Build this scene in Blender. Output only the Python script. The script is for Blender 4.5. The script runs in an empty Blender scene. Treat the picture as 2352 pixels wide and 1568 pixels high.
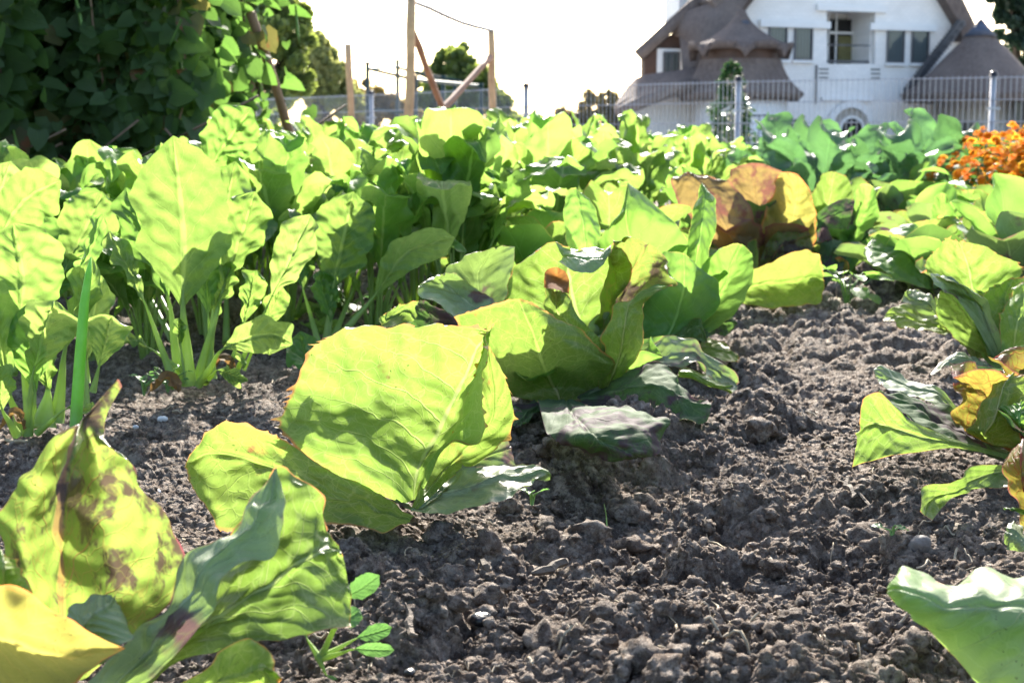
import bpy, math, random
import numpy as np
from mathutils import Vector
R = math.radians
random.seed(7); rng = np.random.default_rng(7)
sc = bpy.context.scene
COL = sc.collection
# ------------------------------------------------------------------ camera
F = 3267.0; H0 = 0.36; CX, CY = 1176.0, 784.0; HOR = 330.0
TH = math.atan((CY-HOR)/F)
cam = bpy.data.cameras.new('camera'); camo = bpy.data.objects.new('camera', cam); COL.objects.link(camo)
camo.location = (0, 0, H0); camo.rotation_euler = (R(90)-TH, 0, 0)
cam.sensor_width = 36; cam.lens = 36*F/2352; cam.clip_start = 0.02; cam.clip_end = 2000
cam.dof.use_dof = True; cam.dof.focus_distance = 1.45; cam.dof.aperture_fstop = 14
sc.camera = camo
ST, CT = math.sin(TH), math.cos(TH)
def P(px, py, Y):
    xr = (px-CX)/F; yu = (CY-py)/F
    dy = CT + yu*ST; dz = -ST + yu*CT
    t = Y/dy
    return (xr*t, Y, H0 + dz*t)
def GY(py, z=0.0):
    yu = (CY-py)/F; dy = CT+yu*ST; dz = -ST+yu*CT
    return (z-H0)/dz*dy if dz < -1e-6 else 1e9
def G(px, py): return P(px, py, GY(py))
# ------------------------------------------------------------------ objects
def tag(o, label=None, cat=None, group=None, kind=None):
    if label: o['label'] = label
    if cat: o['category'] = cat
    if group: o['group'] = group
    if kind: o['kind'] = kind
    return o
def empty(name, loc, rz=0, label=None, cat=None, group=None):
    o = bpy.data.objects.new(name, None); COL.objects.link(o)
    o.empty_display_size = .05; o.location = loc; o.rotation_euler = (0, 0, rz)
    return tag(o, label, cat, group)
def mesh_np(name, V, Fq, mat=None, parent=None, uv=None, smooth=True, loc=None, shift=None):
    """V (n,3), Fq (m,k) int array; uv (n,2) per vertex"""
    V = np.asarray(V, dtype=np.float32)
    if shift is not None: V = V - np.asarray(shift, dtype=np.float32)
    Fq = np.asarray(Fq, dtype=np.int32)
    me = bpy.data.meshes.new(name); n = len(V); m, k = Fq.shape
    me.vertices.add(n); me.vertices.foreach_set('co', V.ravel())
    me.loops.add(m*k); me.loops.foreach_set('vertex_index', Fq.ravel())
    me.polygons.add(m); me.polygons.foreach_set('loop_start', np.arange(0, m*k, k, dtype=np.int32))
    if uv is not None:
        l = me.uv_layers.new(name='UVMap'); l.data.foreach_set('uv', np.asarray(uv, dtype=np.float32)[Fq.ravel()].ravel())
    me.update(calc_edges=True)
    if smooth: me.polygons.foreach_set('use_smooth', np.ones(m, dtype=bool))
    if mat: me.materials.append(mat)
    o = bpy.data.objects.new(name, me); COL.objects.link(o)
    if parent: o.parent = parent
    if loc is not None: o.location = loc
    return o
class MB:
    """collects polygons of any size, linked as one mesh"""
    def __init__(s): s.v = []; s.f = []
    def add(s, vs, fs):
        b = len(s.v); s.v += [tuple(v) for v in vs]; s.f += [tuple(i+b for i in f) for f in fs]
    def box(s, x0, x1, y0, y1, z0, z1):
        s.add([(x0,y0,z0),(x1,y0,z0),(x1,y1,z0),(x0,y1,z0),(x0,y0,z1),(x1,y0,z1),(x1,y1,z1),(x0,y1,z1)],
              [(0,3,2,1),(4,5,6,7),(0,1,5,4),(1,2,6,5),(2,3,7,6),(3,0,4,7)])
    def tube(s, pts, r, n=6, cap=True):
        pts = [Vector(p) for p in pts]; rs = r if isinstance(r, (list, tuple)) else [r]*len(pts)
        vs = []; ref = None
        for i, p in enumerate(pts):
            t = (pts[min(i+1, len(pts)-1)]-pts[max(i-1, 0)]).normalized()
            if ref is None: ref = Vector((0,0,1)) if abs(t.z) < .9 else Vector((1,0,0))
            a = t.cross(ref).normalized(); b = t.cross(a).normalized(); ref = -b if False else ref
            for k in range(n):
                an = 2*math.pi*k/n; vs.append(p + (a*math.cos(an)+b*math.sin(an))*rs[i])
        fs = []
        for i in range(len(pts)-1):
            for k in range(n):
                fs.append((i*n+k, i*n+(k+1)%n, (i+1)*n+(k+1)%n, (i+1)*n+k))
        if cap: fs += [tuple(range(n)), tuple(range((len(pts)-1)*n, len(pts)*n))]
        s.add(vs, fs)
    def build(s, name, mat, parent=None, smooth=False, shift=None, bevel=0):
        me = bpy.data.meshes.new(name)
        vs = s.v if shift is None else [(v[0]-shift[0], v[1]-shift[1], v[2]-shift[2]) for v in s.v]
        me.from_pydata(vs, [], s.f); me.materials.append(mat)
        if smooth: me.polygons.foreach_set('use_smooth', np.ones(len(me.polygons), dtype=bool))
        o = bpy.data.objects.new(name, me); COL.objects.link(o)
        if parent: o.parent = parent
        if bevel:
            m = o.modifiers.new('bevel', 'BEVEL'); m.width = bevel; m.segments = 2; m.limit_method = 'ANGLE'
        return o
# ------------------------------------------------------------------ numpy noise
def _h(ix, iy, iz, s):
    n = (ix*374761393 + iy*668265263 + iz*2147483647 + s*974634777) & 0xffffffff
    n = ((n ^ (n >> 13))*1274126177) & 0xffffffff
    n = ((n ^ (n >> 16))*2246822519) & 0xffffffff
    return ((n ^ (n >> 15)) & 0xffffff)/float(0x1000000)
def vnoise(x, y, z=0, s=0):
    x = np.asarray(x, float); y = np.asarray(y, float); z = np.zeros_like(x)+z
    ix = np.floor(x).astype(np.int64); iy = np.floor(y).astype(np.int64); iz = np.floor(z).astype(np.int64)
    fx, fy, fz = x-ix, y-iy, z-iz
    fx = fx*fx*(3-2*fx); fy = fy*fy*(3-2*fy); fz = fz*fz*(3-2*fz)
    def L(a, b, t): return a+(b-a)*t
    c = [[[_h(ix+i, iy+j, iz+k, s) for k in (0,1)] for j in (0,1)] for i in (0,1)]
    r = L(L(L(c[0][0][0], c[1][0][0], fx), L(c[0][1][0], c[1][1][0], fx), fy),
          L(L(c[0][0][1], c[1][0][1], fx), L(c[0][1][1], c[1][1][1], fx), fy), fz)
    return r*2-1
def noise2(x, y, s=0):
    x = np.asarray(x, float); y = np.asarray(y, float)
    ix = np.floor(x).astype(np.int64); iy = np.floor(y).astype(np.int64)
    fx, fy = x-ix, y-iy; ux = fx*fx*(3-2*fx); uy = fy*fy*(3-2*fy)
    def g(i, j):
        a = _h(ix+i, iy+j, 0, s)*2*np.pi
        return np.cos(a)*(fx-i)+np.sin(a)*(fy-j)
    a = g(0,0); b = g(1,0); c = g(0,1); d = g(1,1)
    return ((a+(b-a)*ux)*(1-uy)+(c+(d-c)*ux)*uy)*1.4
def lumps(x, y, sc_, s, dens=.8):
    """rounded clods: max over cells of a dome"""
    X = x/sc_; Y = y/sc_; ix = np.floor(X).astype(np.int64); iy = np.floor(Y).astype(np.int64)
    out = np.zeros_like(X)
    for i in (-1,0,1):
        for j in (-1,0,1):
            cx = ix+i; cy = iy+j
            px = cx+_h(cx,cy,1,s); py = cy+_h(cx,cy,2,s)
            r = .35+.6*_h(cx,cy,3,s); on = _h(cx,cy,4,s) < dens
            asp = .7+.6*_h(cx,cy,5,s)
            d2 = ((X-px)*asp)**2+((Y-py)/asp)**2
            v = np.where(on, r*np.sqrt(np.clip(1-d2/(r*r), 0, 1)), 0)
            out = np.maximum(out, v)
    return out*sc_
# ------------------------------------------------------------------ materials
class NT:
    def __init__(s, mat): s.t = mat.node_tree; s.t.nodes.clear(); s.L = s.t.links
    def n(s, typ, **kw):
        nd = s.t.nodes.new(typ)
        for k, v in kw.items(): setattr(nd, k, v)
        return nd
    def link(s, a, b): s.L.new(a, b)
    def put(s, nd, key, v):
        if v is None: return
        sk = nd.inputs[key]
        if isinstance(v, bpy.types.NodeSocket): s.link(v, sk)
        else:
            if sk.type == 'RGBA' and len(v) == 3: v = (*v, 1)
            sk.default_value = v
    def math(s, op, a, b=None, c=None, clamp=False):
        nd = s.n('ShaderNodeMath', operation=op); nd.use_clamp = clamp
        s.put(nd, 0, a); s.put(nd, 1, b); s.put(nd, 2, c); return nd.outputs[0]
    def step(s, x, a, b, lo=0., hi=1.):
        nd = s.n('ShaderNodeMapRange', interpolation_type='SMOOTHSTEP')
        s.put(nd, 'Value', x); s.put(nd, 'From Min', a); s.put(nd, 'From Max', b); s.put(nd, 'To Min', lo); s.put(nd, 'To Max', hi)
        return nd.outputs[0]
    def mix(s, f, a, b, blend='MIX'):
        nd = s.n('ShaderNodeMix', data_type='RGBA', blend_type=blend)
        s.put(nd, 0, f); s.put(nd, 6, a); s.put(nd, 7, b); return nd.outputs[2]
    def noise(s, vec, scale, detail=3, rough=.55, out=0, dist=0):
        nd = s.n('ShaderNodeTexNoise'); s.put(nd, 'Vector', vec); s.put(nd, 'Scale', scale)
        s.put(nd, 'Detail', detail); s.put(nd, 'Roughness', rough); s.put(nd, 'Distortion', dist); return nd.outputs[out]
    def vor(s, vec, scale, feature='F1', out='Distance'):
        nd = s.n('ShaderNodeTexVoronoi', feature=feature); s.put(nd, 'Vector', vec); s.put(nd, 'Scale', scale); return nd.outputs[out]
    def bump(s, h, strength=.5, dist=.003, normal=None):
        nd = s.n('ShaderNodeBump'); s.put(nd, 'Height', h); s.put(nd, 'Strength', strength); s.put(nd, 'Distance', dist)
        if normal: s.put(nd, 'Normal', normal)
        return nd.outputs[0]
    def pbsdf(s, col, rough=.5, spec=.5, normal=None, metal=0, **kw):
        nd = s.n('ShaderNodeBsdfPrincipled'); s.put(nd, 'Base Color', col); s.put(nd, 'Roughness', rough)
        s.put(nd, 'Specular IOR Level', spec); s.put(nd, 'Metallic', metal)
        if normal: s.put(nd, 'Normal', normal)
        for k, v in kw.items(): s.put(nd, k, v)
        return nd.outputs[0]
    def out(s, sh):
        o = s.n('ShaderNodeOutputMaterial'); s.link(sh, o.inputs['Surface'])
def newmat(name):
    m = bpy.data.materials.new(name); m.use_nodes = True; return m, NT(m)
def obj_coord(t): return t.n('ShaderNodeTexCoord').outputs['Object']
def tcol(c):
    r, g, b = c; return (r*(.58 if g > r*1.04 else .60), g*.61, b*.45+g*.075)
def leaf_mat(name, base, trans, vein, red=None, red_amt=0., edge=None, edge_w=.08, spots=.0, N=6., K=2.6,
             retic=.5, rough=.36, tfac=.5, bumpd=.0024, bloom=0., midw=.05, rscale=12., vtrans=None, bare=False):
    trans = tcol(trans); vtrans = tcol(vtrans) if vtrans else None
    m, t = newmat(name)
    tc = t.n('ShaderNodeTexCoord'); ob = tc.outputs['Object']
    inf = t.n('ShaderNodeObjectInfo').outputs['Random']
    sh = t.n('ShaderNodeVectorMath', operation='ADD'); t.link(ob, sh.inputs[0])
    cmb = t.n('ShaderNodeCombineXYZ'); t.put(cmb, 0, t.math('MULTIPLY', inf, 7.3)); t.put(cmb, 1, t.math('MULTIPLY', inf, 3.1))
    t.link(cmb.outputs[0], sh.inputs[1]); ob = sh.outputs[0]
    n1 = t.noise(ob, 9, 3)
    var = t.step(n1, .3, .7)
    c = t.mix(t.math('MULTIPLY', var, .55), base, tuple(x*.55 for x in base))
    tr = t.mix(t.math('MULTIPLY', var, .4), trans, tuple(x*y for x, y in zip(trans, (.62,.78,.6))))
    tint = t.math('MULTIPLY_ADD', inf, .5, .78)
    c = t.mix(1., c, tint, 'MULTIPLY'); tr = t.mix(1., tr, t.math('MULTIPLY_ADD', inf, .3, .82), 'MULTIPLY')
    hgt = t.math('MULTIPLY', n1, .6)
    if not bare:
        uv = t.n('ShaderNodeSeparateXYZ'); t.link(tc.outputs['UV'], uv.inputs[0]); x, y = uv.outputs[0], uv.outputs[1]
        s_ = t.math('ABSOLUTE', t.math('MULTIPLY_ADD', x, 2., -1.))
        side = t.math('GREATER_THAN', x, .5)
        wob = t.math('MULTIPLY_ADD', t.noise(ob, 22, 2), .7, -.35)
        mid = t.step(t.math('DIVIDE', s_, t.math('MULTIPLY_ADD', y, -.8, 1.05)), midw, midw*.35)
        ph = t.math('ADD', t.math('MULTIPLY_ADD', y, N, t.math('MULTIPLY', t.math('POWER', s_, .8), -K)), t.math('ADD', wob, t.math('MULTIPLY', side, .43)))
        fr = t.math('ABSOLUTE', t.math('MULTIPLY_ADD', t.math('FRACT', ph), 2., -1.))
        wv = t.math('MULTIPLY_ADD', s_, -.05, .075)
        lat = t.math('MULTIPLY', t.step(fr, wv, t.math('MULTIPLY', wv, .3)), t.step(s_, 1., .4, .1, .85 if retic > .4 else .55))
        wv_o = t.noise(ob, 30, 2, out=1)
        wob3 = t.mix(.018, ob, wv_o, 'LINEAR_LIGHT')
        ret = t.math('MULTIPLY', t.step(t.vor(wob3, 55, 'DISTANCE_TO_EDGE'), .055, .0), .55*retic)
        ret2 = t.math('MULTIPLY', t.step(t.vor(wob3, 150, 'DISTANCE_TO_EDGE'), .07, .0), .3*retic)
        v = t.math('MAXIMUM', t.math('MAXIMUM', mid, lat), t.math('MAXIMUM', ret, ret2))
        c = t.mix(v, c, vein); tr = t.mix(t.math('MULTIPLY', v, .75), tr, vtrans or tuple(min(1, q*1.25) for q in trans))
        hgt = t.math('ADD', hgt, t.math('MULTIPLY', t.math('MAXIMUM', t.math('MAXIMUM', mid, lat), t.math('MULTIPLY', ret, .35)), -.7))
        if red is not None:
            rn = t.noise(ob, rscale, 4, .65)
            rm = t.step(rn, .62-.25*red_amt, .70-.18*red_amt)
            rm = t.math('MULTIPLY', rm, t.math('MULTIPLY_ADD', ret, -.45, 1.))
            rm = t.math('MULTIPLY', rm, .95)
            c = t.mix(rm, c, red); tr = t.mix(rm, tr, tuple(min(1, q*1.3+.008) for q in red))
        if edge is not None:
            en = t.math('MULTIPLY_ADD', t.noise(ob, 30, 3), .12, -.06)
            em = t.math('MAXIMUM', t.step(t.math('ADD', s_, en), 1-edge_w, 1.0), t.step(t.math('ADD', y, en), 1-edge_w*.6, 1.0))
            em = t.math('MULTIPLY', em, .8)
            c = t.mix(em, c, edge); tr = t.mix(em, tr, tuple(min(1, q*1.8) for q in edge))
    if spots:
        sp = t.step(t.noise(ob, 380, 2, .6), .72-.08*spots, .76-.08*spots)
        sp = t.math('MULTIPLY', sp, t.step(t.noise(ob, 16, 2), .42, .6))
        c = t.mix(sp, c, (.02,.025,.01)); tr = t.mix(sp, tr, (.04,.05,.01))
    if bloom:
        c = t.mix(t.math('MULTIPLY', t.step(t.noise(ob, 14, 3), .35, .7), bloom), c, (.30,.35,.26))
    hgt = t.math('ADD', hgt, t.math('MULTIPLY', t.noise(ob, 120, 3), .25))
    nb = t.bump(hgt, .7, bumpd)
    pr = t.pbsdf(c, t.math('MULTIPLY_ADD', t.noise(ob, 40, 2), .25, rough-.1), .5, nb)
    tl = t.n('ShaderNodeBsdfTranslucent'); t.link(tr, tl.inputs[0]); t.link(nb, tl.inputs[1])
    mx = t.n('ShaderNodeMixShader'); mx.inputs[0].default_value = tfac
    t.link(pr, mx.inputs[1]); t.link(tl.outputs[0], mx.inputs[2]); t.out(mx.outputs[0])
    return m
def plain(name, col, rough=.6, var=.25, scale=8, bumps=.0, bscale=60, metal=0, col2=None, spec=.4, bdist=.004):
    m, t = newmat(name); ob = obj_coord(t)
    n = t.noise(ob, scale, 4)
    c = t.mix(t.step(n, .3, .7), col, col2 or tuple(x*(1-var) for x in col))
    nb = t.bump(t.noise(ob, bscale, 4), bumps, bdist) if bumps else None
    t.out(t.pbsdf(c, rough, spec, nb, metal)); return m
M = {}
YG = (.62,.80,.05)
M['chard'] = leaf_mat('chard_leaf', (.085,.21,.03), (.52,.76,.07), (.30,.45,.12), spots=.25, N=7, K=2.2, retic=.45, rough=.40, tfac=.55, bumpd=.0015, vtrans=(.62,.80,.12), midw=.13)
M['chard_pale'] = leaf_mat('pale_chard_leaf', (.13,.26,.05), (.58,.76,.11), (.40,.52,.20), spots=.45, N=7, K=2.2, retic=.45, rough=.42, tfac=.55, bumpd=.0015, midw=.14)
M['chard_back'] = leaf_mat('chard_leaf_of_bed', (.07,.20,.03), (.46,.76,.06), (.24,.42,.10), N=8, K=2.0, retic=.3, rough=.38, tfac=.56, bumpd=.0015, midw=.13)
M['lettuce'] = leaf_mat('lettuce_leaf', (.10,.18,.04), (.46,.67,.04), (.30,.40,.16), red=(.16,.05,.03), red_amt=-.25, edge=(.30,.10,.05), edge_w=.05, spots=.5, N=7, K=2.5, retic=.7, rough=.45, vtrans=(.72,.82,.25))
M['lettuce_gold'] = leaf_mat('yellowing_lettuce_leaf', (.13,.21,.03), (.50,.70,.05), (.38,.36,.16), red=(.26,.12,.04), red_amt=-.02, edge=(.40,.17,.06), edge_w=.10, spots=.6, N=7, K=2.5, retic=1., rough=.45)
M['lettuce_orange'] = leaf_mat('orange_lettuce_leaf', (.24,.21,.04), (.78,.68,.10), (.40,.22,.08), red=(.40,.17,.05), red_amt=.1, edge=(.5,.15,.05), edge_w=.2, spots=.5, N=7, K=2.5, retic=.6, rough=.45)
M['lettuce_mottled'] = leaf_mat('purple_mottled_lettuce_leaf', (.10,.15,.03), (.52,.70,.06), (.36,.16,.10), red=(.06,.035,.03), red_amt=.42, edge=(.22,.05,.07), edge_w=.04, spots=.6, N=7, K=2.5, retic=.8, rough=.42, rscale=26, vtrans=(.65,.34,.10))
M['lettuce_dark'] = leaf_mat('dark_purplish_lettuce_leaf', (.05,.10,.035), (.20,.38,.04), (.16,.22,.10), red=(.06,.03,.045), red_amt=.6, edge=(.10,.05,.06), edge_w=.05, spots=.4, N=7, K=2.5, retic=.7, rough=.78, bloom=.03, rscale=14, tfac=.4)
M['lettuce_silver'] = leaf_mat('silvery_lettuce_leaf', (.22,.29,.15), (.40,.56,.08), (.36,.42,.26), red=(.10,.05,.06), red_amt=.12, edge=(.14,.06,.06), edge_w=.04, spots=.3, N=7, K=2.5, retic=.5, rough=.42, bloom=.5, tfac=.42)
M['lettuce_redvein'] = leaf_mat('red_veined_lettuce_leaf', (.16,.16,.03), (.66,.58,.04), (.30,.05,.03), red=(.16,.04,.03), red_amt=.3, edge=(.14,.03,.04), edge_w=.08, spots=.3, N=7, K=2.5, retic=1.6, rough=.4, vtrans=(.45,.10,.03))
M['smooth'] = leaf_mat('smooth_lettuce_leaf', (.07,.19,.03), (.46,.78,.05), (.22,.40,.12), edge=(.35,.35,.08), edge_w=.03, N=6, K=2.2, retic=.3, rough=.45, bloom=.15)
M['pale'] = leaf_mat('pale_cupped_lettuce_leaf', (.20,.31,.12), (.50,.72,.10), (.34,.44,.22), edge=(.40,.12,.06), edge_w=.03, spots=.8, N=7, K=2.5, retic=.8, rough=.45, bloom=.5, bumpd=.0025)
M['red'] = leaf_mat('rusty_red_lettuce_leaf', (.11,.085,.045), (.44,.30,.09), (.20,.12,.05), red=(.12,.045,.035), red_amt=.5, edge=(.14,.05,.04), edge_w=.2, N=5, K=1.5, retic=.9, rough=.38, rscale=16)
M['burnt'] = leaf_mat('dry_brown_leaf_tip', (.16,.07,.03), (.70,.30,.06), (.2,.06,.03), bare=True, rough=.95, spots=.6)
M['cabbage'] = leaf_mat('brassica_leaf', (.085,.155,.085), (.20,.42,.10), (.18,.32,.14), N=5, K=1.6, retic=.5, rough=.4, bloom=.3, tfac=.42)
M['dryleaf'] = leaf_mat('dry_leaf', (.22,.13,.05), (.40,.22,.06), (.16,.08,.03), N=5, retic=.6, rough=.7, spots=.5)
M['weed'] = leaf_mat('weed_leaf', (.07,.20,.06), (.28,.55,.08), (.14,.28,.10), N=4, retic=.2, rough=.4)
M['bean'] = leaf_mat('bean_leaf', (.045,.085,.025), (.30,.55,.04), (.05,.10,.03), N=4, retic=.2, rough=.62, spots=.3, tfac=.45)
M['bean_old'] = leaf_mat('withered_bean_leaf', (.13,.13,.05), (.46,.42,.08), (.12,.10,.03), red=(.22,.08,.03), red_amt=.3, N=4, retic=.3, rough=.6)
M['stalk'] = None
def _stalk():
    m, t = newmat('pale_stalk'); ob = obj_coord(t); c = t.mix(t.step(t.noise(ob, 30, 3), .3, .7), (.34,.46,.16), (.26,.40,.10))
    pr = t.pbsdf(c, .4, .4, t.bump(t.noise(ob, 120, 3), .3, .002)); tl = t.n('ShaderNodeBsdfTranslucent'); tl.inputs[0].default_value = (.42,.56,.14,1)
    mx = t.n('ShaderNodeMixShader'); mx.inputs[0].default_value = .5; t.link(pr, mx.inputs[1]); t.link(tl.outputs[0], mx.inputs[2]); t.out(mx.outputs[0]); return m
M['stalk'] = _stalk()
M['stem'] = plain('green_stem', (.14,.26,.06), .5, .3, 30)
M['onion'] = None
# ------------------------------------------------------------------ leaves
def cr(P_, t):
    """Catmull-Rom along axis 0 of P_ (n,...) at parameters t in 0..n-1"""
    n = len(P_); i = np.clip(np.floor(t).astype(int), 0, n-2); f = (t-i).reshape((-1,)+(1,)*(P_.ndim-1))
    p0 = P_[np.clip(i-1,0,n-1)]; p1 = P_[i]; p2 = P_[i+1]; p3 = P_[np.clip(i+2,0,n-1)]
    return .5*((2*p1)+(-p0+p2)*f+(2*p0-5*p1+4*p2-p3)*f*f+(-p0+3*p1-3*p2+p3)*f**3)
def normals(V):
    du = np.gradient(V, axis=0); dv = np.gradient(V, axis=1)
    n = np.cross(du, dv); return n/(np.linalg.norm(n, axis=2, keepdims=True)+1e-9)
def grid_faces(nu, nv):
    i = np.arange(nu-1)[:,None]*nv+np.arange(nv-1)[None,:]
    return np.stack([i, i+1, i+nv+1, i+nv], -1).reshape(-1,4)
def finish_leaf(V, name, mat, parent, base, seed, ruffle=.004, quilt=.0028, rough=.0026, teeth=0., nteeth=16, N=7., K=2.5, blade=None, uvmode=None, round_=0):
    nu, nv = V.shape[:2]
    u = np.linspace(0,1,nu)[:,None]+np.zeros((1,nv)); v = np.linspace(-1,1,nv)[None,:]+np.zeros((nu,1))
    s = np.abs(v); n = normals(V)
    wid = np.linalg.norm(V[:,-1]-V[:,0], axis=1)[:,None]
    wmax = max(wid.max(), 1e-3); fade = np.clip(wid/wmax*1.6, 0, 1)
    rs = np.random.RandomState(seed)
    # ruffled margin
    h = ruffle*fade*s**2.2*(np.sin(u*rs.uniform(14,22)+rs.uniform(0,6)+(v>0)*2.1)*.6+noise2(u*7+seed, v*1.2+3.3, seed)*1.1)
    h = h+rough*fade*(noise2(V[:,:,0]*38+seed, V[:,:,2]*38+V[:,:,1]*20, seed+1)*1.6+noise2(V[:,:,0]*90+seed, V[:,:,2]*90+V[:,:,1]*50, seed+2)*.7)
    ph = u*N-K*s**.8+(v>0)*.43
    ph = ph+.35*noise2(V[:,:,0]*14+seed, V[:,:,2]*14, seed+6)
    h = h+quilt*.8*fade*np.abs(np.sin(np.pi*ph))**.6*(1-s)**.3*(.7+.9*noise2(V[:,:,0]*25, V[:,:,2]*25, seed+5))+quilt*.7*fade*noise2(V[:,:,0]*60+seed, V[:,:,2]*60+V[:,:,1]*30, seed+8)
    h = h-quilt*1.5*np.exp(-(s/.06)**2)*fade
    V = V+n*h[:,:,None]
    if teeth:
        for side in (0, -1):
            e = V[:,side]; inn = V[:,3 if side == 0 else -4]; d = e-inn; L = np.linalg.norm(d, axis=1, keepdims=True)+1e-9
            uu = np.linspace(0,1,nu); phs = uu*nteeth+noise2(uu*6, uu*0+side*3., seed+9)*1.2
            fr = phs-np.floor(phs); k = np.floor(phs)
            amp = .35+.9*_h(k.astype(np.int64), np.zeros(nu, np.int64), 0, seed+(7 if side else 3))
            sp = np.clip(1-np.abs(fr-.6)/.30, 0, 1)**1.7*amp
            sp = sp*np.clip((uu-.2)*5, 0, 1)
            V[:,side] = e+d/L*(sp*teeth)[:,None]
            V[:,1 if side == 0 else -2] += d/L*(sp*teeth*.45)[:,None]
        # top margin
        e = V[-1]; d = V[-1]-V[-4]; L = np.linalg.norm(d, axis=1, keepdims=True)+1e-9
        vv = np.linspace(0,1,nv); wtip = np.linalg.norm(V[-1,-1]-V[-1,0])
        if wtip > .02:
            kk = wtip/.016; phs = vv*kk; sp = np.clip(1-np.abs(phs-np.floor(phs)-.5)/.25, 0, 1)**1.5
            V[-1] = e+d/L*(sp*teeth*.8)[:,None]
    uv = np.stack([(v+1)/2, u], -1).reshape(-1,2)
    o = mesh_np(name, V.reshape(-1,3), grid_faces(nu,nv), mat, parent, uv, shift=base)
    o['_'] = 0; del o['_']
    return o
def gleaf(plant, rows, mat, conv, d0=0., seed=1, nu=90, nv=56, zmin=.012, name='leaf', **kw):
    """rows base->tip; each row: columns of (x, y[, d]) in picture coordinates of the photo, d = metres behind the plant's base"""
    base, Y0 = plant['base'], plant['Y']
    A = []
    for row in rows:
        r = []
        dr = 0
        pts = row
        for p in pts:
            x, y = conv(p[0], p[1]); d = d0+(p[2] if len(p) > 2 else 0.)
            Y = min(Y0+d, GY(y, zmin)) if y > HOR+20 else Y0+d
            r.append(P(x, y, Y))
        A.append(r)
    A = np.array(A, float)
    B = cr(A, np.linspace(0, len(A)-1, nu))
    C = cr(B.transpose(1,0,2), np.linspace(0, A.shape[1]-1, nv)).transpose(1,0,2)
    return finish_leaf(C, name, M[mat], plant['root'], base, seed, **kw)
def plant_at(px, py, name, label, cat, group=None):
    b = G(px, py); r = empty(name, b, 0, label, cat, group)
    return {'base': b, 'Y': b[1], 'root': r}
def ribleaf(ctrl, side0, width, mat, parent, base, seed, nu=40, nv=20, cup=.25, start=.42, ruffle=.009, savoy=.005, prof=(.62,1.6), stalk_r=.006, lobed=0., name='leaf', stalk=True, tipcurl=0., N=7., K=2.2, holes=0):
    """leaf with stalk: ctrl world points along the rib, side0 = approximate sideways vector, width metres, start = fraction where blade begins"""
    A = np.array(ctrl, float); t = np.linspace(0, len(A)-1, 60); C = cr(A, t)
    L = np.concatenate([[0], np.cumsum(np.linalg.norm(np.diff(C, axis=0), axis=1))]); tot = L[-1]
    def at(f): return np.stack([np.interp(f*tot, L, C[:,k]) for k in range(3)], -1)
    fb = np.linspace(start, 1, nu); c = at(fb); T = np.gradient(c, axis=0); T /= np.linalg.norm(T, axis=1, keepdims=True)
    S = np.array(side0, float)[None,:]+np.zeros_like(T); S = S-(S*T).sum(1, keepdims=True)*T; S /= np.linalg.norm(S, axis=1, keepdims=True)
    Nn = np.cross(T, S)
    u = np.linspace(0,1,nu); pk, sh = prof
    w = np.where(u < pk, np.sin(np.pi/2*(u/pk))**1.15*.93+.07, np.cos(np.pi/2*((u-pk)/(1-pk))**sh)**.74)
    w = w*(1+.07*noise2(u*6+seed, u*0, seed))
    if lobed == 0: lobed = .13
    hw = width/2*np.maximum(w, .012)
    v = np.linspace(-1,1,nv)
    tipk = 1-.45*np.clip((u-.90)/.10, 0, 1)*(1 if stalk else 0)
    wl = np.stack([hw*tipk*(1+lobed*noise2(u*7+seed+q*3, u*0+q, seed+4)+lobed*.5*noise2(u*17+seed, u*0+q, seed+5)) for q in (1.5, 7.5)], -1)
    hwv = np.where(v[None,:] < 0, wl[:,:1], wl[:,1:])
    a = v[None,:]*cup*1.3
    rad = hwv/max(cup*1.3, 1e-3)
    V = c[:,None,:]+S[:,None,:]*(np.sin(a)*rad)[:,:,None]+Nn[:,None,:]*((1-np.cos(a))*rad)[:,:,None]
    o = finish_leaf(V, name, M[mat], parent, base, seed, ruffle=ruffle, quilt=savoy, rough=savoy*.8, N=N, K=K)
    if stalk:
        fs = np.linspace(0, min(1, start+.12*(1-start)), 14); p = at(fs)
        rr = [stalk_r*(1.25-1.12*i/13) for i in range(14)]
        off = Vector((0,0,0))
        mb = MB(); mb.tube([tuple(q) for q in p], rr, 6); st = mb.build('stalk', M['stalk'], o, smooth=True, shift=base)
    return o
def rosette(plant, n, h, mats, seed, out=.10, w=.10, z0=0, y0=.03):
    q = random.Random(seed); b = plant['base']
    for i in range(n):
        az = i*2.4+q.uniform(-.3,.3); t = i/max(1,n-1); hh = h*q.uniform(.8,1.1)*(1-.5*t); o = out*(.35+.65*t); ca, sa = math.cos(az), math.sin(az); y = plant['Y']+y0
        pts = [(b[0]+ca*.01, y+sa*.01, 0), (b[0]+ca*o*.5, y+sa*o*.5, hh*.45), (b[0]+ca*o, y+sa*o, hh*.85), (b[0]+ca*o*1.35, y+sa*o*1.35, hh*q.uniform(.9,1.1))]
        ribleaf(pts, (-sa,ca,q.uniform(-.2,.2)), w*q.uniform(.8,1.2), q.choice(mats), plant['root'], b, seed*7+i, nu=46, nv=30, start=.04, cup=q.uniform(.5,1.), ruffle=.007, savoy=.003, prof=(.62,2.4), N=7, K=2.5, stalk=False)
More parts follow.
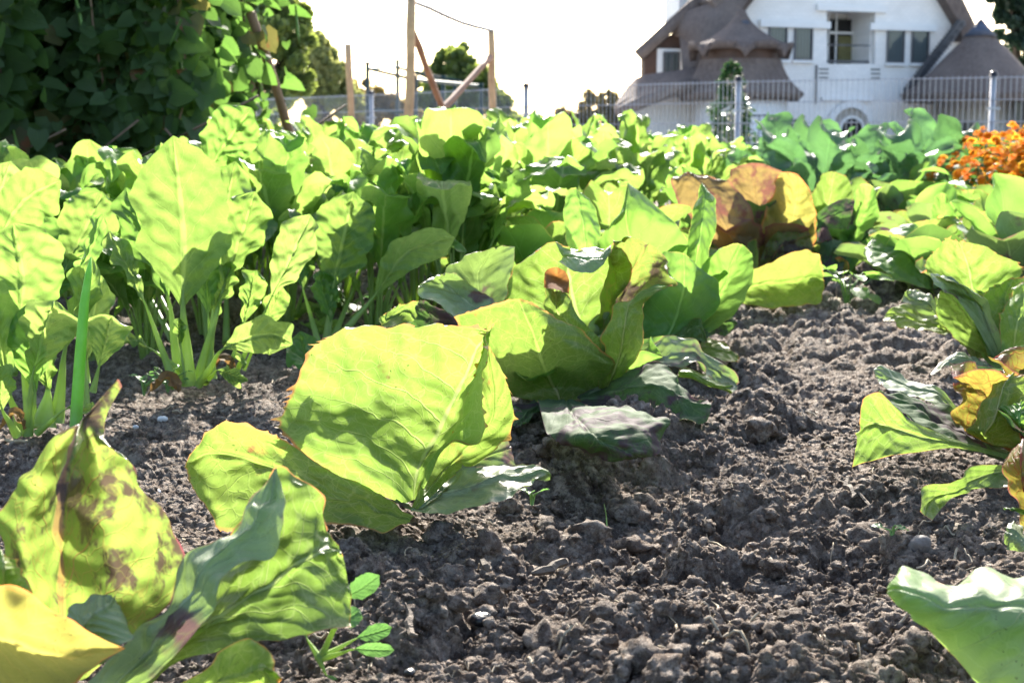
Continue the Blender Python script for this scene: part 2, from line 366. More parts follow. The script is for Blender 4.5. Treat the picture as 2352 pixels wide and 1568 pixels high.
def PXL(plant, x0,y0, x1,y1, x2,y2, w, mat='chard', dd=(0,0,0), roll=0., seed=1, bend=(0,0), start=None, **kw):
    """chard leaf from picture coordinates: base, blade start, tip, width in px"""
    Y0 = plant['Y']
    def q(x, y, d): return np.array(P(x, y, min(Y0+d, GY(y, .0)) if y > HOR+20 else Y0+d))
    a = q(x0,y0,dd[0]); b = q(x1,y1,dd[1]); c = q(x2,y2,dd[2])
    mx, my = (x1+x2)/2+bend[0], (y1+y2)/2+bend[1]; m_ = q(mx,my,(dd[1]+dd[2])/2)
    l0 = np.linalg.norm(b-a); l1 = np.linalg.norm(m_-b)+np.linalg.norm(c-m_)
    st = l0/(l0+l1) if start is None else start
    ax = c-b; view = m_-np.array((0,0,H0)); side = np.cross(ax, view); side /= np.linalg.norm(side)+1e-9
    nrm = np.cross(ax/np.linalg.norm(ax), side)
    sd = side*math.cos(roll)+nrm*math.sin(roll)
    W = w/F*np.linalg.norm(m_)
    a2 = a+(b-a)*.5
    return ribleaf([a, a2, b, m_, c], sd, W, mat, plant['root'], plant['base'], seed, nu=60, nv=34, start=st, **kw)
cD = lambda x, y: (x, y)
cB = lambda x, y: (631.6+x/2.7307, 660.3+y/2.7307)
cC = lambda x, y: (861.3+x/2.7307, 516.8+y/2.7307)
cR = lambda x, y: (1894.9+x/1.9515, 459.4+y/1.9515)
cA = lambda x, y: (x/2.0515, 803.9+y/2.0515)
# ---------------------------------------------------------------- central lettuce
pb = plant_at(938, 1175, 'lettuce_plant', 'yellow-green lettuce in the middle with one broad toothed leaf standing up against the light', 'lettuce', 'lettuces in the left row')
gleaf(pb, [[(800,1350),(835,1345),(865,1330),(890,1320),(910,1310)],
 [(380,1190,-.03),(620,1120,-.02),(900,1130,.02),(1000,1060,.01),(1080,1000,0)],
 [(60,930,-.05),(500,900,-.01),(1000,950,.05),(1110,930,.03),(1265,975,-.01)],
 [(50,780,-.03),(550,740,.02),(1090,760,.07),(1180,760,.04),(1290,780,.0)],
 [(120,640,-.02),(620,560,.03),(1170,600,.075),(1230,600,.05),(1310,600,.01)],
 [(205,425,-.02),(700,390,.03),(1240,440,.07),(1275,430,.05),(1310,430,.02)],
 [(350,305,-.02),(780,285,.02),(1290,330,.06),(1300,320,.05),(1315,330,.04)],
 [(590,235,-.02),(930,250,.0),(1335,252,.04),(1335,245,.045),(1332,248,.045)]], 'lettuce', cB, seed=3, nu=150, nv=110, ruffle=.003, rough=.003, quilt=.003, teeth=.013, nteeth=17, d0=-.0)
gleaf(pb, [[(820,1380),(840,1390),(870,1385)],[(520,1250,.0),(640,1270,.02),(800,1280,.03)],[(440,1150,.03),(560,1120,.05),(780,1050,.06)],[(430,1050,.05),(560,980,.07),(700,950,.08)]], 'lettuce_dark', cB, seed=4, ruffle=.002)
gleaf(pb, [[(952,1183),(942,1193),(935,1205)],[(850,1122,-.02),(850,1165,-.05),(885,1218,-.07)],[(765,1085,-.04),(745,1130,-.06),(800,1205,-.09)],
 [(685,1030,-.06),(650,1085,-.07),(690,1215,-.10)],[(605,985,-.08),(560,1050,-.07),(570,1218,-.10)],[(532,971,-.10),(485,1040,-.08),(500,1213,-.10)],[(470,1000,-.10),(442,1060,-.09),(470,1160,-.11)],[(432,1050,-.11),(425,1072,-.11),(432,1100,-.11)]],
 'lettuce_gold', cD, seed=5, nu=110, nv=70, teeth=.003, ruffle=.002)
gleaf(pb, [[(850,1390),(855,1395),(850,1402)],[(960,1280,.01),(970,1330,0),(950,1412,-.02)],[(1060,1195,.03),(1120,1290,.0),(1130,1412,-.04)],[(1200,1138,.04),(1270,1240,.0),(1330,1350,-.04)],
 [(1380,1125,.05),(1430,1200,.02),(1480,1300,-.02)],[(1560,1125,.05),(1580,1175,.03),(1600,1228,.0)],[(1700,1142,.05),(1710,1165,.04),(1640,1205,.02)],[(1730,1190,.05),(1725,1205,.05),(1700,1215,.04)]], 'lettuce_silver', cB, seed=6, nu=100, nv=60, teeth=.004, ruffle=.003)
gleaf(pb, [[(860,1380,.01),(880,1385,.01),(900,1385,.01)],[(960,1120,.03),(1060,1150,.04),(1110,1190,.03)],[(1100,950,.04),(1230,980,.06),(1350,1050,.05)],[(1200,750,.05),(1350,830,.07),(1490,865,.06)],
 [(1250,600,.05),(1370,650,.07),(1483,718,.06)],[(1280,450,.06),(1350,500,.07),(1435,590,.06)],[(1310,345,.06),(1335,365,.07),(1385,450,.06)]], 'lettuce_gold', cB, seed=7, teeth=.010, nteeth=12, ruffle=.002)
gleaf(pb, [[(880,1375,.02),(900,1380,.02),(920,1380,.02)],[(1060,1180,.05),(1150,1170,.06),(1250,1160,.05)],[(1250,1000,.08),(1320,1060,.09),(1400,1140,.08)],[(1440,900,.10),(1480,1000,.10),(1523,1118,.10)]], 'lettuce_silver', cB, seed=8, ruffle=.002)
gleaf(pb, [[(420,1180,.02),(430,1100,.02),(440,1000,.03)],[(200,1010,.03),(220,930,.03),(300,860,.03)],[(38,872,.02),(90,800,.03),(200,770,.03)],[(90,705,.02),(140,680,.03),(250,640,.03)],[(165,590,.03),(200,570,.03),(280,540,.03)],[(215,505,.03),(225,500,.03),(250,495,.03)]], 'lettuce_dark', cB, seed=9, teeth=.004, ruffle=.001)
# ---------------------------------------------------------------- spreading lettuce behind it
pc = plant_at(1312, 921, 'lettuce_plant', 'large spreading lettuce with purplish ruffled leaves behind the central yellow-green one', 'lettuce', 'lettuces in the left row')
gleaf(pc, [[(1040,1105),(1100,1105),(1160,1105),(1220,1100),(1280,1090)],[(830,1060,-.03),(980,1030,-.05),(1120,1010,-.05),(1250,1010,-.04),(1400,1020,-.02)],
 [(680,900,-.05),(850,880,-.10),(1050,860,-.11),(1270,870,-.09),(1500,920,-.04)],[(590,740,-.06),(800,730,-.12),(1010,720,-.13),(1240,760,-.12),(1515,855,-.05)],
 [(520,630,-.08),(750,590,-.13),(950,580,-.14),(1150,640,-.13),(1400,762,-.08)],[(495,572,-.09),(680,515,-.13),(900,465,-.14),(1080,535,-.13),(1270,650,-.10)]], 'lettuce_gold', cC, seed=21, nu=110, nv=90, teeth=.002, ruffle=.004, rough=.003, quilt=.003)
gleaf(pc, [[(1100,1080),(1180,1080),(1260,1080),(1330,1070),(1400,1060)],[(900,700,.05),(1080,720,.07),(1300,700,.07),(1400,700,.05),(1480,690,.03)],[(812,480,.04),(1000,470,.09),(1250,480,.09),(1400,480,.07),(1540,470,.04)],
 [(835,350,.04),(1020,330,.10),(1230,330,.09),(1430,300,.06),(1600,300,.03)],[(900,240,.05),(1050,190,.10),(1220,240,.08),(1400,240,.05),(1600,200,.02)],[(1000,155,.06),(1120,103,.08),(1240,160,.04),(1430,160,.03),(1490,110,.03)]], 'lettuce', cC, seed=22, nu=100, nv=90, ruffle=.007, rough=.0025)
gleaf(pc, [[(1150,230,.05),(1180,200,.06),(1130,104,.08)],[(1240,285,.0),(1250,200,.02),(1240,152,.06)],[(1330,303,-.02),(1330,210,.0),(1340,148,.05)],[(1420,260,-.01),(1420,200,.0),(1440,150,.04)],[(1470,180,.01),(1480,150,.01),(1485,115,.03)]], 'lettuce_silver', cC, seed=23, ruffle=.002)
gleaf(pc, [[(1250,1080),(1300,1070),(1350,1060),(1400,1050)],[(1340,720,.03),(1420,700,.04),(1500,740,.03),(1650,720,.0)],[(1420,480,.03),(1500,450,.05),(1620,460,.03),(1690,440,.0)],[(1455,260,.03),(1560,270,.05),(1700,300,.03),(1870,375,-.03)],
 [(1488,120,.03),(1610,120,.01),(1740,200,.03),(1855,320,-.02)],[(1500,103,.04),(1632,90,-.01),(1765,145,.03),(1850,265,-.01)]], 'lettuce_mottled', cC, seed=24, nu=90, nv=80, ruffle=.006, rough=.003)
gleaf(pc, [[(1400,1050,-.02),(1440,1050,-.02),(1500,1050,-.02)],[(1430,800,-.04),(1530,830,-.06),(1640,830,-.05)],[(1435,680,-.05),(1560,660,-.08),(1690,640,-.05)],[(1500,515,-.04),(1600,500,-.07),(1680,530,-.06)],[(1640,450,-.03),(1700,430,-.06),(1740,440,-.06)],[(1868,378,-.03),(1862,376,-.04),(1850,385,-.04)]], 'lettuce_gold', cC, seed=25, ruffle=.004)
gleaf(pc, [[(1250,900,-.04),(1320,850,-.05),(1420,800,-.05)],[(1130,640,-.04),(1230,640,-.06),(1400,705,-.06)],[(1060,520,-.04),(1150,520,-.07),(1260,560,-.06)],[(1062,440,-.05),(1140,430,-.09),(1225,450,-.06)],[(1063,395,-.05),(1130,400,-.10),(1218,430,-.06)]], 'lettuce', cC, seed=26, ruffle=.001)
gleaf(pc, [[(1063,395,-.05),(1130,400,-.10),(1218,430,-.06)],[(1062,310,-.04),(1140,340,-.02),(1216,350,-.05)],[(1085,275,-.03),(1140,266,-.02),(1195,290,-.04)]], 'burnt', cC, seed=27, ruffle=.0005, quilt=.0002, rough=.0012, nu=40)
gleaf(pc, [[(950,1000),(1020,1000),(1100,1000)],[(600,640,.06),(720,600,.10),(830,600,.08)],[(455,300,.08),(640,340,.14),(850,350,.10)],[(530,225,.09),(700,200,.14),(870,230,.10)],[(640,160,.10),(760,140,.12),(875,135,.10)]], 'lettuce_silver', cC, seed=28, ruffle=.003)
gleaf(pc, [[(950,1050),(1020,1050),(1100,1030)],[(530,600,-.01),(680,580,.03),(780,540,.04)],[(330,460,-.01),(500,430,.05),(720,450,.05)],[(265,395,.0),(400,345,.05),(620,395,.05)],[(330,358,.02),(430,310,.04),(510,302,.04)]], 'lettuce_silver', cC, seed=29, teeth=.002, ruffle=.004)
gleaf(pc, [[(800,1080),(850,1050),(900,1030)],[(250,740,-.02),(300,660,.02),(400,600,.03)],[(105,640,-.02),(200,540,.02),(320,480,.03)],[(40,640,-.03),(70,600,.0),(180,500,.02)],[(38,582,-.02),(60,560,.0),(150,500,.02)]], 'lettuce', cC, seed=30, teeth=.003, ruffle=.003)
gleaf(pc, [[(900,1080,-.01),(950,1060,-.01),(1000,1050,-.01)],[(240,740,-.05),(400,700,-.03),(620,700,-.02)],[(235,600,-.05),(340,570,-.01),(560,630,-.02)],[(268,505,-.05),(300,478,-.03),(440,540,-.03)]], 'lettuce_dark', cC, seed=31, teeth=.002, ruffle=.003)
gleaf(pc, [[(1280,1080,.01),(1290,1080,0),(1300,1090,0)],[(1480,900,.02),(1480,940,.0),(1450,1000,-.02)],[(1620,780,.04),(1660,860,.02),(1640,910,0)],[(1780,735,.05),(1800,830,.02),(1860,885,0)],[(1915,690,.05),(1960,800,.03),(2000,880,.0)],[(2050,790,.05),(2100,880,.03),(2080,960,.0)],[(2190,860,.05),(2210,960,.04),(2170,1010,.01)],[(2288,985,.05),(2272,1020,.05),(2250,1068,.03)]],
 'lettuce_silver', cC, seed=32, nu=110, nv=60, ruffle=.009, rough=.004, quilt=.003)
gleaf(pc, [[(1905,905,.0),(1905,925,-.02),(1902,950,-.02)],[(1980,893,.0),(1990,930,-.03),(2000,970,-.03)],[(2080,945,.0),(2090,990,-.02),(2090,1010,-.02)],[(2180,990,.02),(2180,1010,.0),(2180,1035,.0)],[(2287,990,.05),(2272,1020,.05),(2252,1068,.03)]], 'lettuce', cC, seed=33, ruffle=.002)
gleaf(pc, [[(1270,1090),(1290,1100),(1300,1120)],[(1450,980,-.02),(1470,1060,-.07),(1480,1135,-.09)],[(1650,890,-.05),(1680,1010,-.13),(1700,1160,-.16)],[(1830,885,-.08),(1850,1040,-.17),(1850,1215,-.2)],[(1915,960,-.12),(1930,1100,-.19),(1935,1245,-.22)],[(1985,1070,-.15),(2020,1140,-.20),(2015,1248,-.22)],[(2085,1080,-.16),(2115,1135,-.20),(2085,1225,-.22)]],
 'lettuce_dark', cC, seed=34, nu=110, nv=60, ruffle=.006, rough=.003, quilt=.003)
gleaf(pc, [[(1020,1105,-.01),(1200,1100,0),(1310,1105,.0)],[(1060,1240,-.38),(1250,1200,-.36),(1450,1140,-.26)],[(1120,1340,-.45),(1350,1290,-.48),(1650,1150,-.34)],[(1230,1400,-.46),(1450,1360,-.49),(1838,1205,-.38)],[(1380,1430,-.46),(1560,1410,-.48),(1832,1290,-.40)],[(1490,1475,-.46),(1620,1440,-.48),(1795,1395,-.43)],[(1540,1470,-.46),(1650,1460,-.46),(1710,1455,-.45)]],
 'lettuce_dark', cC, seed=35, nu=100, nv=80, teeth=.005, ruffle=.007, rough=.003, zmin=.02)
gleaf(pc, [[(1100,1100,-.01),(1050,1110,-.01),(1000,1100,0)],[(1030,1160,-.07),(940,1190,-.08),(850,1130,-.04)],[(935,1250,-.12),(890,1258,-.12),(840,1200,-.08)],[(900,1262,-.13),(880,1262,-.13),(850,1250,-.11)]], 'lettuce_dark', cC, seed=36)
# ---------------------------------------------------------------- smooth bright lettuce
pd = plant_at(1500, 800, 'lettuce_plant', 'smooth bright green lettuce with pointed upright leaves behind the purplish spreading one', 'lettuce', 'lettuces in the left row')
gleaf(pd, [[(1400,790),(1410,790),(1420,790)],[(1320,650,.05),(1350,640,.06),(1375,650,.07)],[(1306,570,.07),(1345,570,.05),(1378,570,.08)],[(1293,490,.08),(1335,490,.06),(1375,505,.09)],[(1300,440,.09),(1322,433,.08),(1355,462,.09)]], 'smooth', cD, seed=41, ruffle=.001)
gleaf(pd, [[(1440,790),(1500,790),(1560,790)],[(1385,660,.02),(1480,660,.09),(1610,640,.03)],[(1370,570,.03),(1450,560,.10),(1585,560,.05)],[(1398,520,.04),(1437,500,.01),(1530,495,.07)],[(1428,480,.04),(1440,460,.01),(1488,455,.06)],[(1441,424,.04),(1443,420,.03),(1447,424,.05)]], 'smooth', cD, seed=42, ruffle=.001, nu=80, nv=60)
gleaf(pd, [[(1560,750,.04),(1575,750,.03),(1590,750,.03)],[(1572,600,.04),(1597,610,.0),(1625,600,.03)],[(1588,510,.05),(1612,515,.0),(1643,520,.05)],[(1600,450,.06),(1620,450,.03),(1643,465,.06)],[(1608,425,.06),(1612,420,.06),(1622,432,.06)]], 'smooth', cD, seed=43, ruffle=.001)
gleaf(pd, [[(1480,800,-.01),(1520,800,-.01),(1555,795,-.01)],[(1460,730,-.04),(1550,735,-.07),(1645,715,-.03)],[(1490,650,-.05),(1570,655,-.09),(1650,650,-.04)],[(1523,578,-.05),(1570,582,-.09),(1609,617,-.06)]], 'smooth', cD, seed=44, ruffle=.002, nu=60, nv=60)
gleaf(pd, [[(1530,800),(1550,795),(1580,785)],[(1580,730,-.02),(1620,720,.02),(1660,745,-.04)],[(1600,650,-.01),(1665,655,.03),(1716,680,-.03)],[(1618,602,.0),(1680,605,.03),(1731,620,-.02)],[(1660,570,.0),(1700,560,.02),(1727,582,.0)]], 'smooth', cD, seed=45, ruffle=.002, nu=70, nv=60)
gleaf(pd, [[(1500,800,-.02),(1520,805,-.03),(1530,815,-.03)],[(1560,745,-.05),(1570,770,-.08),(1560,800,-.10)],[(1605,733,-.06),(1610,750,-.09),(1600,780,-.10)],[(1625,780,-.06),(1622,785,-.08),(1618,790,-.09)]], 'lettuce', cD, seed=46, ruffle=.002)
gleaf(pd, [[(1530,800,-.02),(1530,815,-.03),(1530,830,-.04)],[(1600,775,-.03),(1610,800,-.06),(1600,820,-.08)],[(1650,782,-.03),(1655,805,-.06),(1640,825,-.08)],[(1690,808,-.04),(1698,820,-.05),(1690,830,-.06)]], 'lettuce_gold', cD, seed=47, ruffle=.002)
gleaf(pd, [[(1570,790),(1580,795),(1590,800)],[(1630,720,.02),(1640,745,.0),(1640,770,-.02)],[(1665,700,.02),(1680,740,.0),(1665,772,-.02)],[(1685,735,.02),(1687,745,.01),(1680,765,0)]], 'lettuce_dark', cD, seed=48, ruffle=.003)
# ---------------------------------------------------------------- rusty red lettuce
pe = plant_at(1745, 660, 'lettuce_plant', 'rusty red and orange lettuce standing up behind the smooth green one', 'lettuce', 'lettuces in the left row')
gleaf(pe, [[(1725,640),(1735,640),(1745,640)],[(1610,530,-.02),(1670,530,-.06),(1738,540,-.03)],[(1565,475,-.02),(1630,450,-.06),(1715,465,-.03)],[(1540,421,-.01),(1600,412,-.04),(1680,425,-.02)],[(1555,410,.0),(1580,395,-.02),(1640,408,-.02)]], 'red', cD, seed=51, ruffle=.008)
gleaf(pe, [[(1725,640,.02),(1740,640,.02),(1755,640,.02)],[(1690,510,.04),(1740,510,.08),(1790,520,.05)],[(1668,430,.05),(1730,430,.09),(1800,440,.06)],[(1680,388,.06),(1735,374,.08),(1795,392,.06)]], 'red', cD, seed=52, ruffle=.012)
gleaf(pe, [[(1735,640),(1750,640),(1770,640)],[(1745,530,.0),(1810,535,.04),(1865,565,.0)],[(1775,440,.01),(1830,450,.05),(1873,500,.01)],[(1790,396,.03),(1830,400,.05),(1862,440,.03)]], 'lettuce_orange', cD, seed=53, ruffle=.008)
gleaf(pe, [[(1735,645,-.02),(1745,650,-.02),(1755,655,-.02)],[(1760,560,-.02),(1790,570,-.03),(1810,600,-.03)],[(1800,520,-.02),(1830,550,-.02),(1850,590,-.03)],[(1840,500,-.01),(1860,540,-.01),(1870,570,-.02)]], 'lettuce_mottled', cD, seed=54, ruffle=.006)
gleaf(pe, [[(1690,640,-.5),(1690,670,-.5),(1695,695,-.5)],[(1740,612,-.53),(1750,650,-.48),(1750,705,-.54)],[(1800,590,-.57),(1815,645,-.5),(1800,708,-.57)],[(1850,573,-.6),(1865,635,-.52),(1860,702,-.6)],[(1882,590,-.6),(1893,640,-.55),(1889,688,-.6)]], 'lettuce_gold', cD, seed=55, ruffle=.006, nu=80, nv=60)
gleaf(pe, [[(1700,640,-.1),(1700,660,-.15),(1700,690,-.2)],[(1700,600,-.1),(1730,590,-.1),(1740,615,-.2)],[(1720,555,-.05),(1735,548,-.05),(1738,560,-.1)]], 'lettuce_gold', cD, seed=56, ruffle=.004)
pe2 = plant_at(1935, 655, 'lettuce_plant', 'green and purple lettuce just right of the rusty red one', 'lettuce', 'lettuces in the left row')
gleaf(pe2, [[(1920,650),(1930,650),(1940,650)],[(1930,540,0),(1960,550,.06),(1990,560,.0)],[(1955,470,.05),(1985,480,.10),(2015,500,.05)],[(1975,425,.06),(1998,424,.08),(2014,445,.06)]], 'smooth', cD, seed=57, ruffle=.003)
gleaf(pe2, [[(1930,600,-.03),(1920,600,-.03),(1915,600,-.03)],[(1900,520,-.05),(1890,540,-.05),(1880,560,-.05)],[(1875,495,-.05),(1880,510,-.05),(1878,525,-.05)],[(1920,462,-.04),(1930,490,-.06),(1920,525,-.06)],[(1965,458,-.03),(1960,480,-.05),(1950,525,-.05)]], 'lettuce_dark', cD, seed=58, ruffle=.003)
gleaf(pe2, [[(1890,660,-.05),(1910,670,-.05),(1925,670,-.05)],[(1880,600,-.06),(1905,610,-.10),(1940,600,-.06)],[(1885,560,-.05),(1910,565,-.08),(1945,570,-.05)],[(1905,553,-.04),(1915,550,-.05),(1932,553,-.04)]], 'lettuce_dark', cD, seed=59, ruffle=.004)
gleaf(pe2, [[(1905,690,-.06),(1920,692,-.06),(1930,690,-.06)],[(1905,640,-.07),(1925,640,-.1),(1950,640,-.07)],[(1915,595,-.06),(1930,590,-.08),(1948,600,-.06)]], 'lettuce_orange', cD, seed=60, ruffle=.004)
gleaf(pe2, [[(1950,650,.1),(1960,650,.1),(1970,650,.1)],[(1850,560,.05),(1900,540,.15),(1960,540,.1)],[(1870,440,.1),(1910,430,.16),(1960,450,.1)],[(1890,400,.1),(1915,395,.12),(1945,405,.1)]], 'lettuce', cD, seed=61, ruffle=.006)
# ---------------------------------------------------------------- right hand row
pf = plant_at(2305, 854, 'lettuce_plant', 'upright toothed green lettuce at the right edge, third from the bottom of the right row', 'lettuce', 'lettuces in the right row')
gleaf(pf, [[(780,775),(797,777),(812,775)],[(690,695,-.02),(740,650,.01),(785,660,-.01)],[(590,610,-.03),(650,550,.01),(750,560,-.02)],[(515,540,-.03),(590,470,.01),(700,480,-.02)],[(497,460,-.03),(540,420,.0),(640,420,-.02)],[(510,425,-.02),(525,405,-.01),(560,400,-.02)]], 'lettuce', cR, seed=71, teeth=.004, ruffle=.003, nu=100)
gleaf(pf, [[(760,760,.02),(780,750,.02),(800,740,.02)],[(600,440,.06),(720,450,.10),(830,440,.06)],[(458,335,.05),(660,400,.12),(880,335,.06)],[(455,288,.06),(640,300,.13),(865,290,.07)],[(488,228,.07),(620,235,.12),(785,232,.08)],[(547,172,.07),(600,187,.09),(680,197,.09)]], 'lettuce', cR, seed=72, nu=100, nv=80, teeth=.010, nteeth=15, ruffle=.004)
gleaf(pf, [[(770,745,-.02),(790,720,-.02),(805,690,-.02)],[(640,500,-.03),(700,500,-.02),(760,530,-.04)],[(530,400,-.03),(620,400,.0),(715,450,-.04)],[(462,335,-.02),(540,345,.02),(640,400,-.03)],[(455,330,-.01),(475,335,.0),(520,345,-.01)]], 'lettuce_silver', cR, seed=73, teeth=.004, ruffle=.002)
gleaf(pf, [[(800,770),(850,760),(900,745)],[(782,545,-.03),(850,600,-.07),(980,600,-.03)],[(812,475,-.03),(880,475,-.06),(970,490,-.02)],[(862,385,-.02),(895,370,-.04),(960,385,-.02)]], 'lettuce', cR, seed=74, teeth=.005, ruffle=.003)
gleaf(pf, [[(790,720,.02),(830,720,.03),(870,710,.03)],[(715,435,.02),(800,470,.05),(920,460,.04)],[(780,382,.04),(850,350,.05),(930,345,.04)]], 'lettuce_gold', cR, seed=75, ruffle=.004, teeth=.003)
gleaf(pf, [[(765,775,0),(765,779,-.01),(765,785,-.01)],[(690,712,-.02),(690,735,-.04),(690,762,-.05)],[(600,684,-.04),(600,708,-.06),(595,728,-.07)],[(540,718,-.05),(535,730,-.07),(545,740,-.08)],[(472,780,-.09),(474,783,-.09),(478,786,-.09)]], 'lettuce_silver', cR, seed=76, ruffle=.002)
gleaf(pf, [[(600,560,.05),(580,590,.05),(540,598,.02)],[(450,515,.08),(440,555,.05),(430,583,.02)],[(358,462,.08),(350,520,.05),(340,576,.02)],[(285,498,.06),(290,520,.05),(300,545,.03)],[(258,533,.05),(260,540,.04),(264,545,.03)]], 'lettuce_gold', cR, seed=77, ruffle=.004)
gleaf(pf, [[(560,580,.08),(540,560,.08),(520,540,.08)],[(450,520,.09),(460,470,.1),(480,430,.12)],[(350,460,.09),(370,430,.12),(430,405,.14)],[(345,440,.1),(355,412,.12),(385,398,.14)]], 'lettuce_silver', cR, seed=78, ruffle=.002)
pf2 = plant_at(2150, 690, 'lettuce_plant', 'pale green lettuce, one broad leaf leaning left at the back of the bare path', 'lettuce', 'lettuces in the right row')
gleaf(pf2, [[(500,400,.05),(480,400,0),(470,400,-.05)],[(475,210,.08),(440,300,.0),(420,388,-.1)],[(400,113,.1),(350,220,.0),(330,362,-.12)],[(295,128,.1),(270,230,.0),(260,316,-.12)],[(212,178,.05),(200,222,.0),(195,268,-.08)],[(174,226,.0),(172,235,0),(174,243,0)]], 'smooth', cR, seed=81, ruffle=.004, nu=80, nv=60)
gleaf(pf2, [[(480,420),(490,430),(500,440)],[(400,240,0),(450,330,.0),(480,380,.0)],[(440,232,.0),(490,260,.05),(540,300,.0)],[(470,225,.05),(490,228,.05),(500,240,.05)]], 'lettuce_gold', cR, seed=82, ruffle=.003)
gleaf(pf2, [[(560,440,.1),(570,440,.1),(580,440,.1)],[(440,150,.1),(500,180,.15),(560,180,.1)],[(470,90,.12),(540,85,.15),(600,110,.12)],[(560,78,.15),(590,80,.15),(620,95,.13)]], 'lettuce_gold', cR, seed=83, ruffle=.006)
gleaf(pf2, [[(520,300,.2),(560,330,.2),(600,340,.2)],[(470,150,.2),(540,130,.25),(640,200,.2)],[(480,30,.22),(530,20,.25),(600,110,.22)],[(500,-25,.22),(530,-30,.24),(560,0,.22)]], 'smooth', cR, seed=84, ruffle=.006)
p3 = plant_at(2420, 1062, 'lettuce_plant', 'red-veined green lettuce at the right edge, one broad leaf arching left over the soil', 'lettuce', 'lettuces in the right row')
gleaf(p3, [[(820,1140,-.0),(820,1150,-.0),(820,1160,-.0)],[(600,1075,-.04),(600,1090,-.05),(600,1112,-.05)],[(430,1010,-.07),(440,1060,-.08),(430,1127,-.09)],[(310,920,-.10),(310,1020,-.09),(300,1145,-.11)],[(240,858,-.11),(210,1000,-.10),(200,1170,-.12)],[(180,900,-.12),(145,1050,-.11),(122,1196,-.12)]], 'lettuce', cR, seed=91, nu=90, nv=70, ruffle=.002, d0=-.04)
gleaf(p3, [[(840,1130),(820,1150),(800,1165)],[(660,1030,.02),(660,1080,-.02),(640,1110,-.06)],[(565,935,.04),(530,1000,-.01),(520,1072,-.07)],[(425,893,.04),(410,935,.0),(400,1002,-.06)],[(300,870,.02),(285,888,.0),(262,905,-.04)],[(243,852,.0),(240,856,0),(235,862,0)]], 'lettuce_dark', cR, seed=92, nu=90, ruffle=.004, rough=.003)
gleaf(p3, [[(640,960,.1),(640,980,.1),(640,1000,.08)],[(490,838,.14),(490,880,.12),(500,925,.08)],[(370,790,.16),(375,840,.13),(380,880,.08)],[(260,745,.16),(265,800,.14),(262,850,.1)],[(217,762,.15),(225,785,.14),(240,810,.12)]], 'lettuce_silver', cR, seed=93, ruffle=.003)
gleaf(p3, [[(830,1130),(870,1120),(930,1100)],[(640,1035,-.02),(780,1030,.03),(960,1000,.03)],[(585,985,-.03),(720,910,.04),(960,880,.05)],[(595,880,-.02),(735,830,.05),(960,800,.06)],[(570,822,.0),(740,775,.06),(960,740,.07)]], 'lettuce_redvein', cR, seed=94, nu=80, nv=80, ruffle=.006, teeth=.002, rough=.003)
gleaf(p3, [[(850,1120,-.03),(880,1110,-.03),(900,1100,-.03)],[(640,1040,-.03),(720,1060,-.05),(880,1080,-.05)],[(680,960,-.03),(760,980,-.06),(880,1010,-.05)],[(730,870,-.02),(800,850,-.04),(900,900,-.04)],[(770,800,-.01),(850,770,-.02),(960,790,-.02)]], 'lettuce_gold', cR, seed=95, ruffle=.004)
gleaf(p3, [[(850,1190,-.03),(845,1200,-.03),(840,1290,-.05)],[(700,1185,-.18),(700,1240,-.17),(740,1288,-.15)],[(580,1250,-.24),(590,1300,-.22),(640,1300,-.20)],[(455,1290,-.27),(480,1350,-.26),(540,1365,-.24)],[(422,1395,-.29),(445,1415,-.29),(480,1435,-.28)]], 'lettuce', cR, seed=96, nu=80, ruffle=.005, rough=.003)
gleaf(p3, [[(950,1040,-.06),(960,1020,-.06),(980,1000,-.06)],[(800,930,-.06),(870,1000,-.1),(980,990,-.06)],[(795,925,-.06),(880,900,-.08),(980,905,-.05)]], 'smooth', cR, seed=97, ruffle=.003)
gleaf(p3, [[(600,830,.1),(640,850,.1),(680,870,.08)],[(640,815,.12),(700,810,.12),(760,800,.1)],[(700,795,.14),(800,760,.14),(880,730,.12)],[(850,745,.15),(900,700,.14),(960,680,.12)]], 'lettuce_silver', cR, seed=98, ruffle=.003)
p4 = plant_at(2470, 1250, 'lettuce_plant', 'lettuce mostly outside the right edge, showing one rounded red-rimmed leaf and small green shoots', 'lettuce', 'lettuces in the right row')
gleaf(p4, [[(900,1480),(940,1500),(1000,1500)],[(838,1330,-.02),(900,1350,-.06),(1000,1390,-.04)],[(810,1220,-.02),(880,1220,-.07),(1000,1240,-.04)],[(838,1120,-.02),(890,1080,-.04),(980,1060,-.02)]], 'lettuce_redvein', cR, seed=101, ruffle=.002)
gleaf(p4, [[(920,1400,-.03),(920,1410,-.03),(920,1425,-.03)],[(850,1370,-.05),(850,1382,-.06),(850,1392,-.06)],[(800,1378,-.05),(800,1383,-.05),(803,1388,-.05)]], 'smooth', cR, seed=102, ruffle=.001, nu=30, nv=16)
gleaf(p4, [[(920,1560,-.03),(920,1570,-.03),(920,1580,-.03)],[(870,1440,-.03),(860,1500,-.06),(850,1570,-.06)],[(825,1445,-.04),(812,1480,-.05),(815,1540,-.05)]], 'lettuce_silver', cR, seed=103, ruffle=.004, nu=40, nv=26)
p5 = plant_at(2470, 1520, 'lettuce_plant', 'pale green lettuce in the bottom right corner with one smooth cupped leaf', 'lettuce', 'lettuces in the right row')
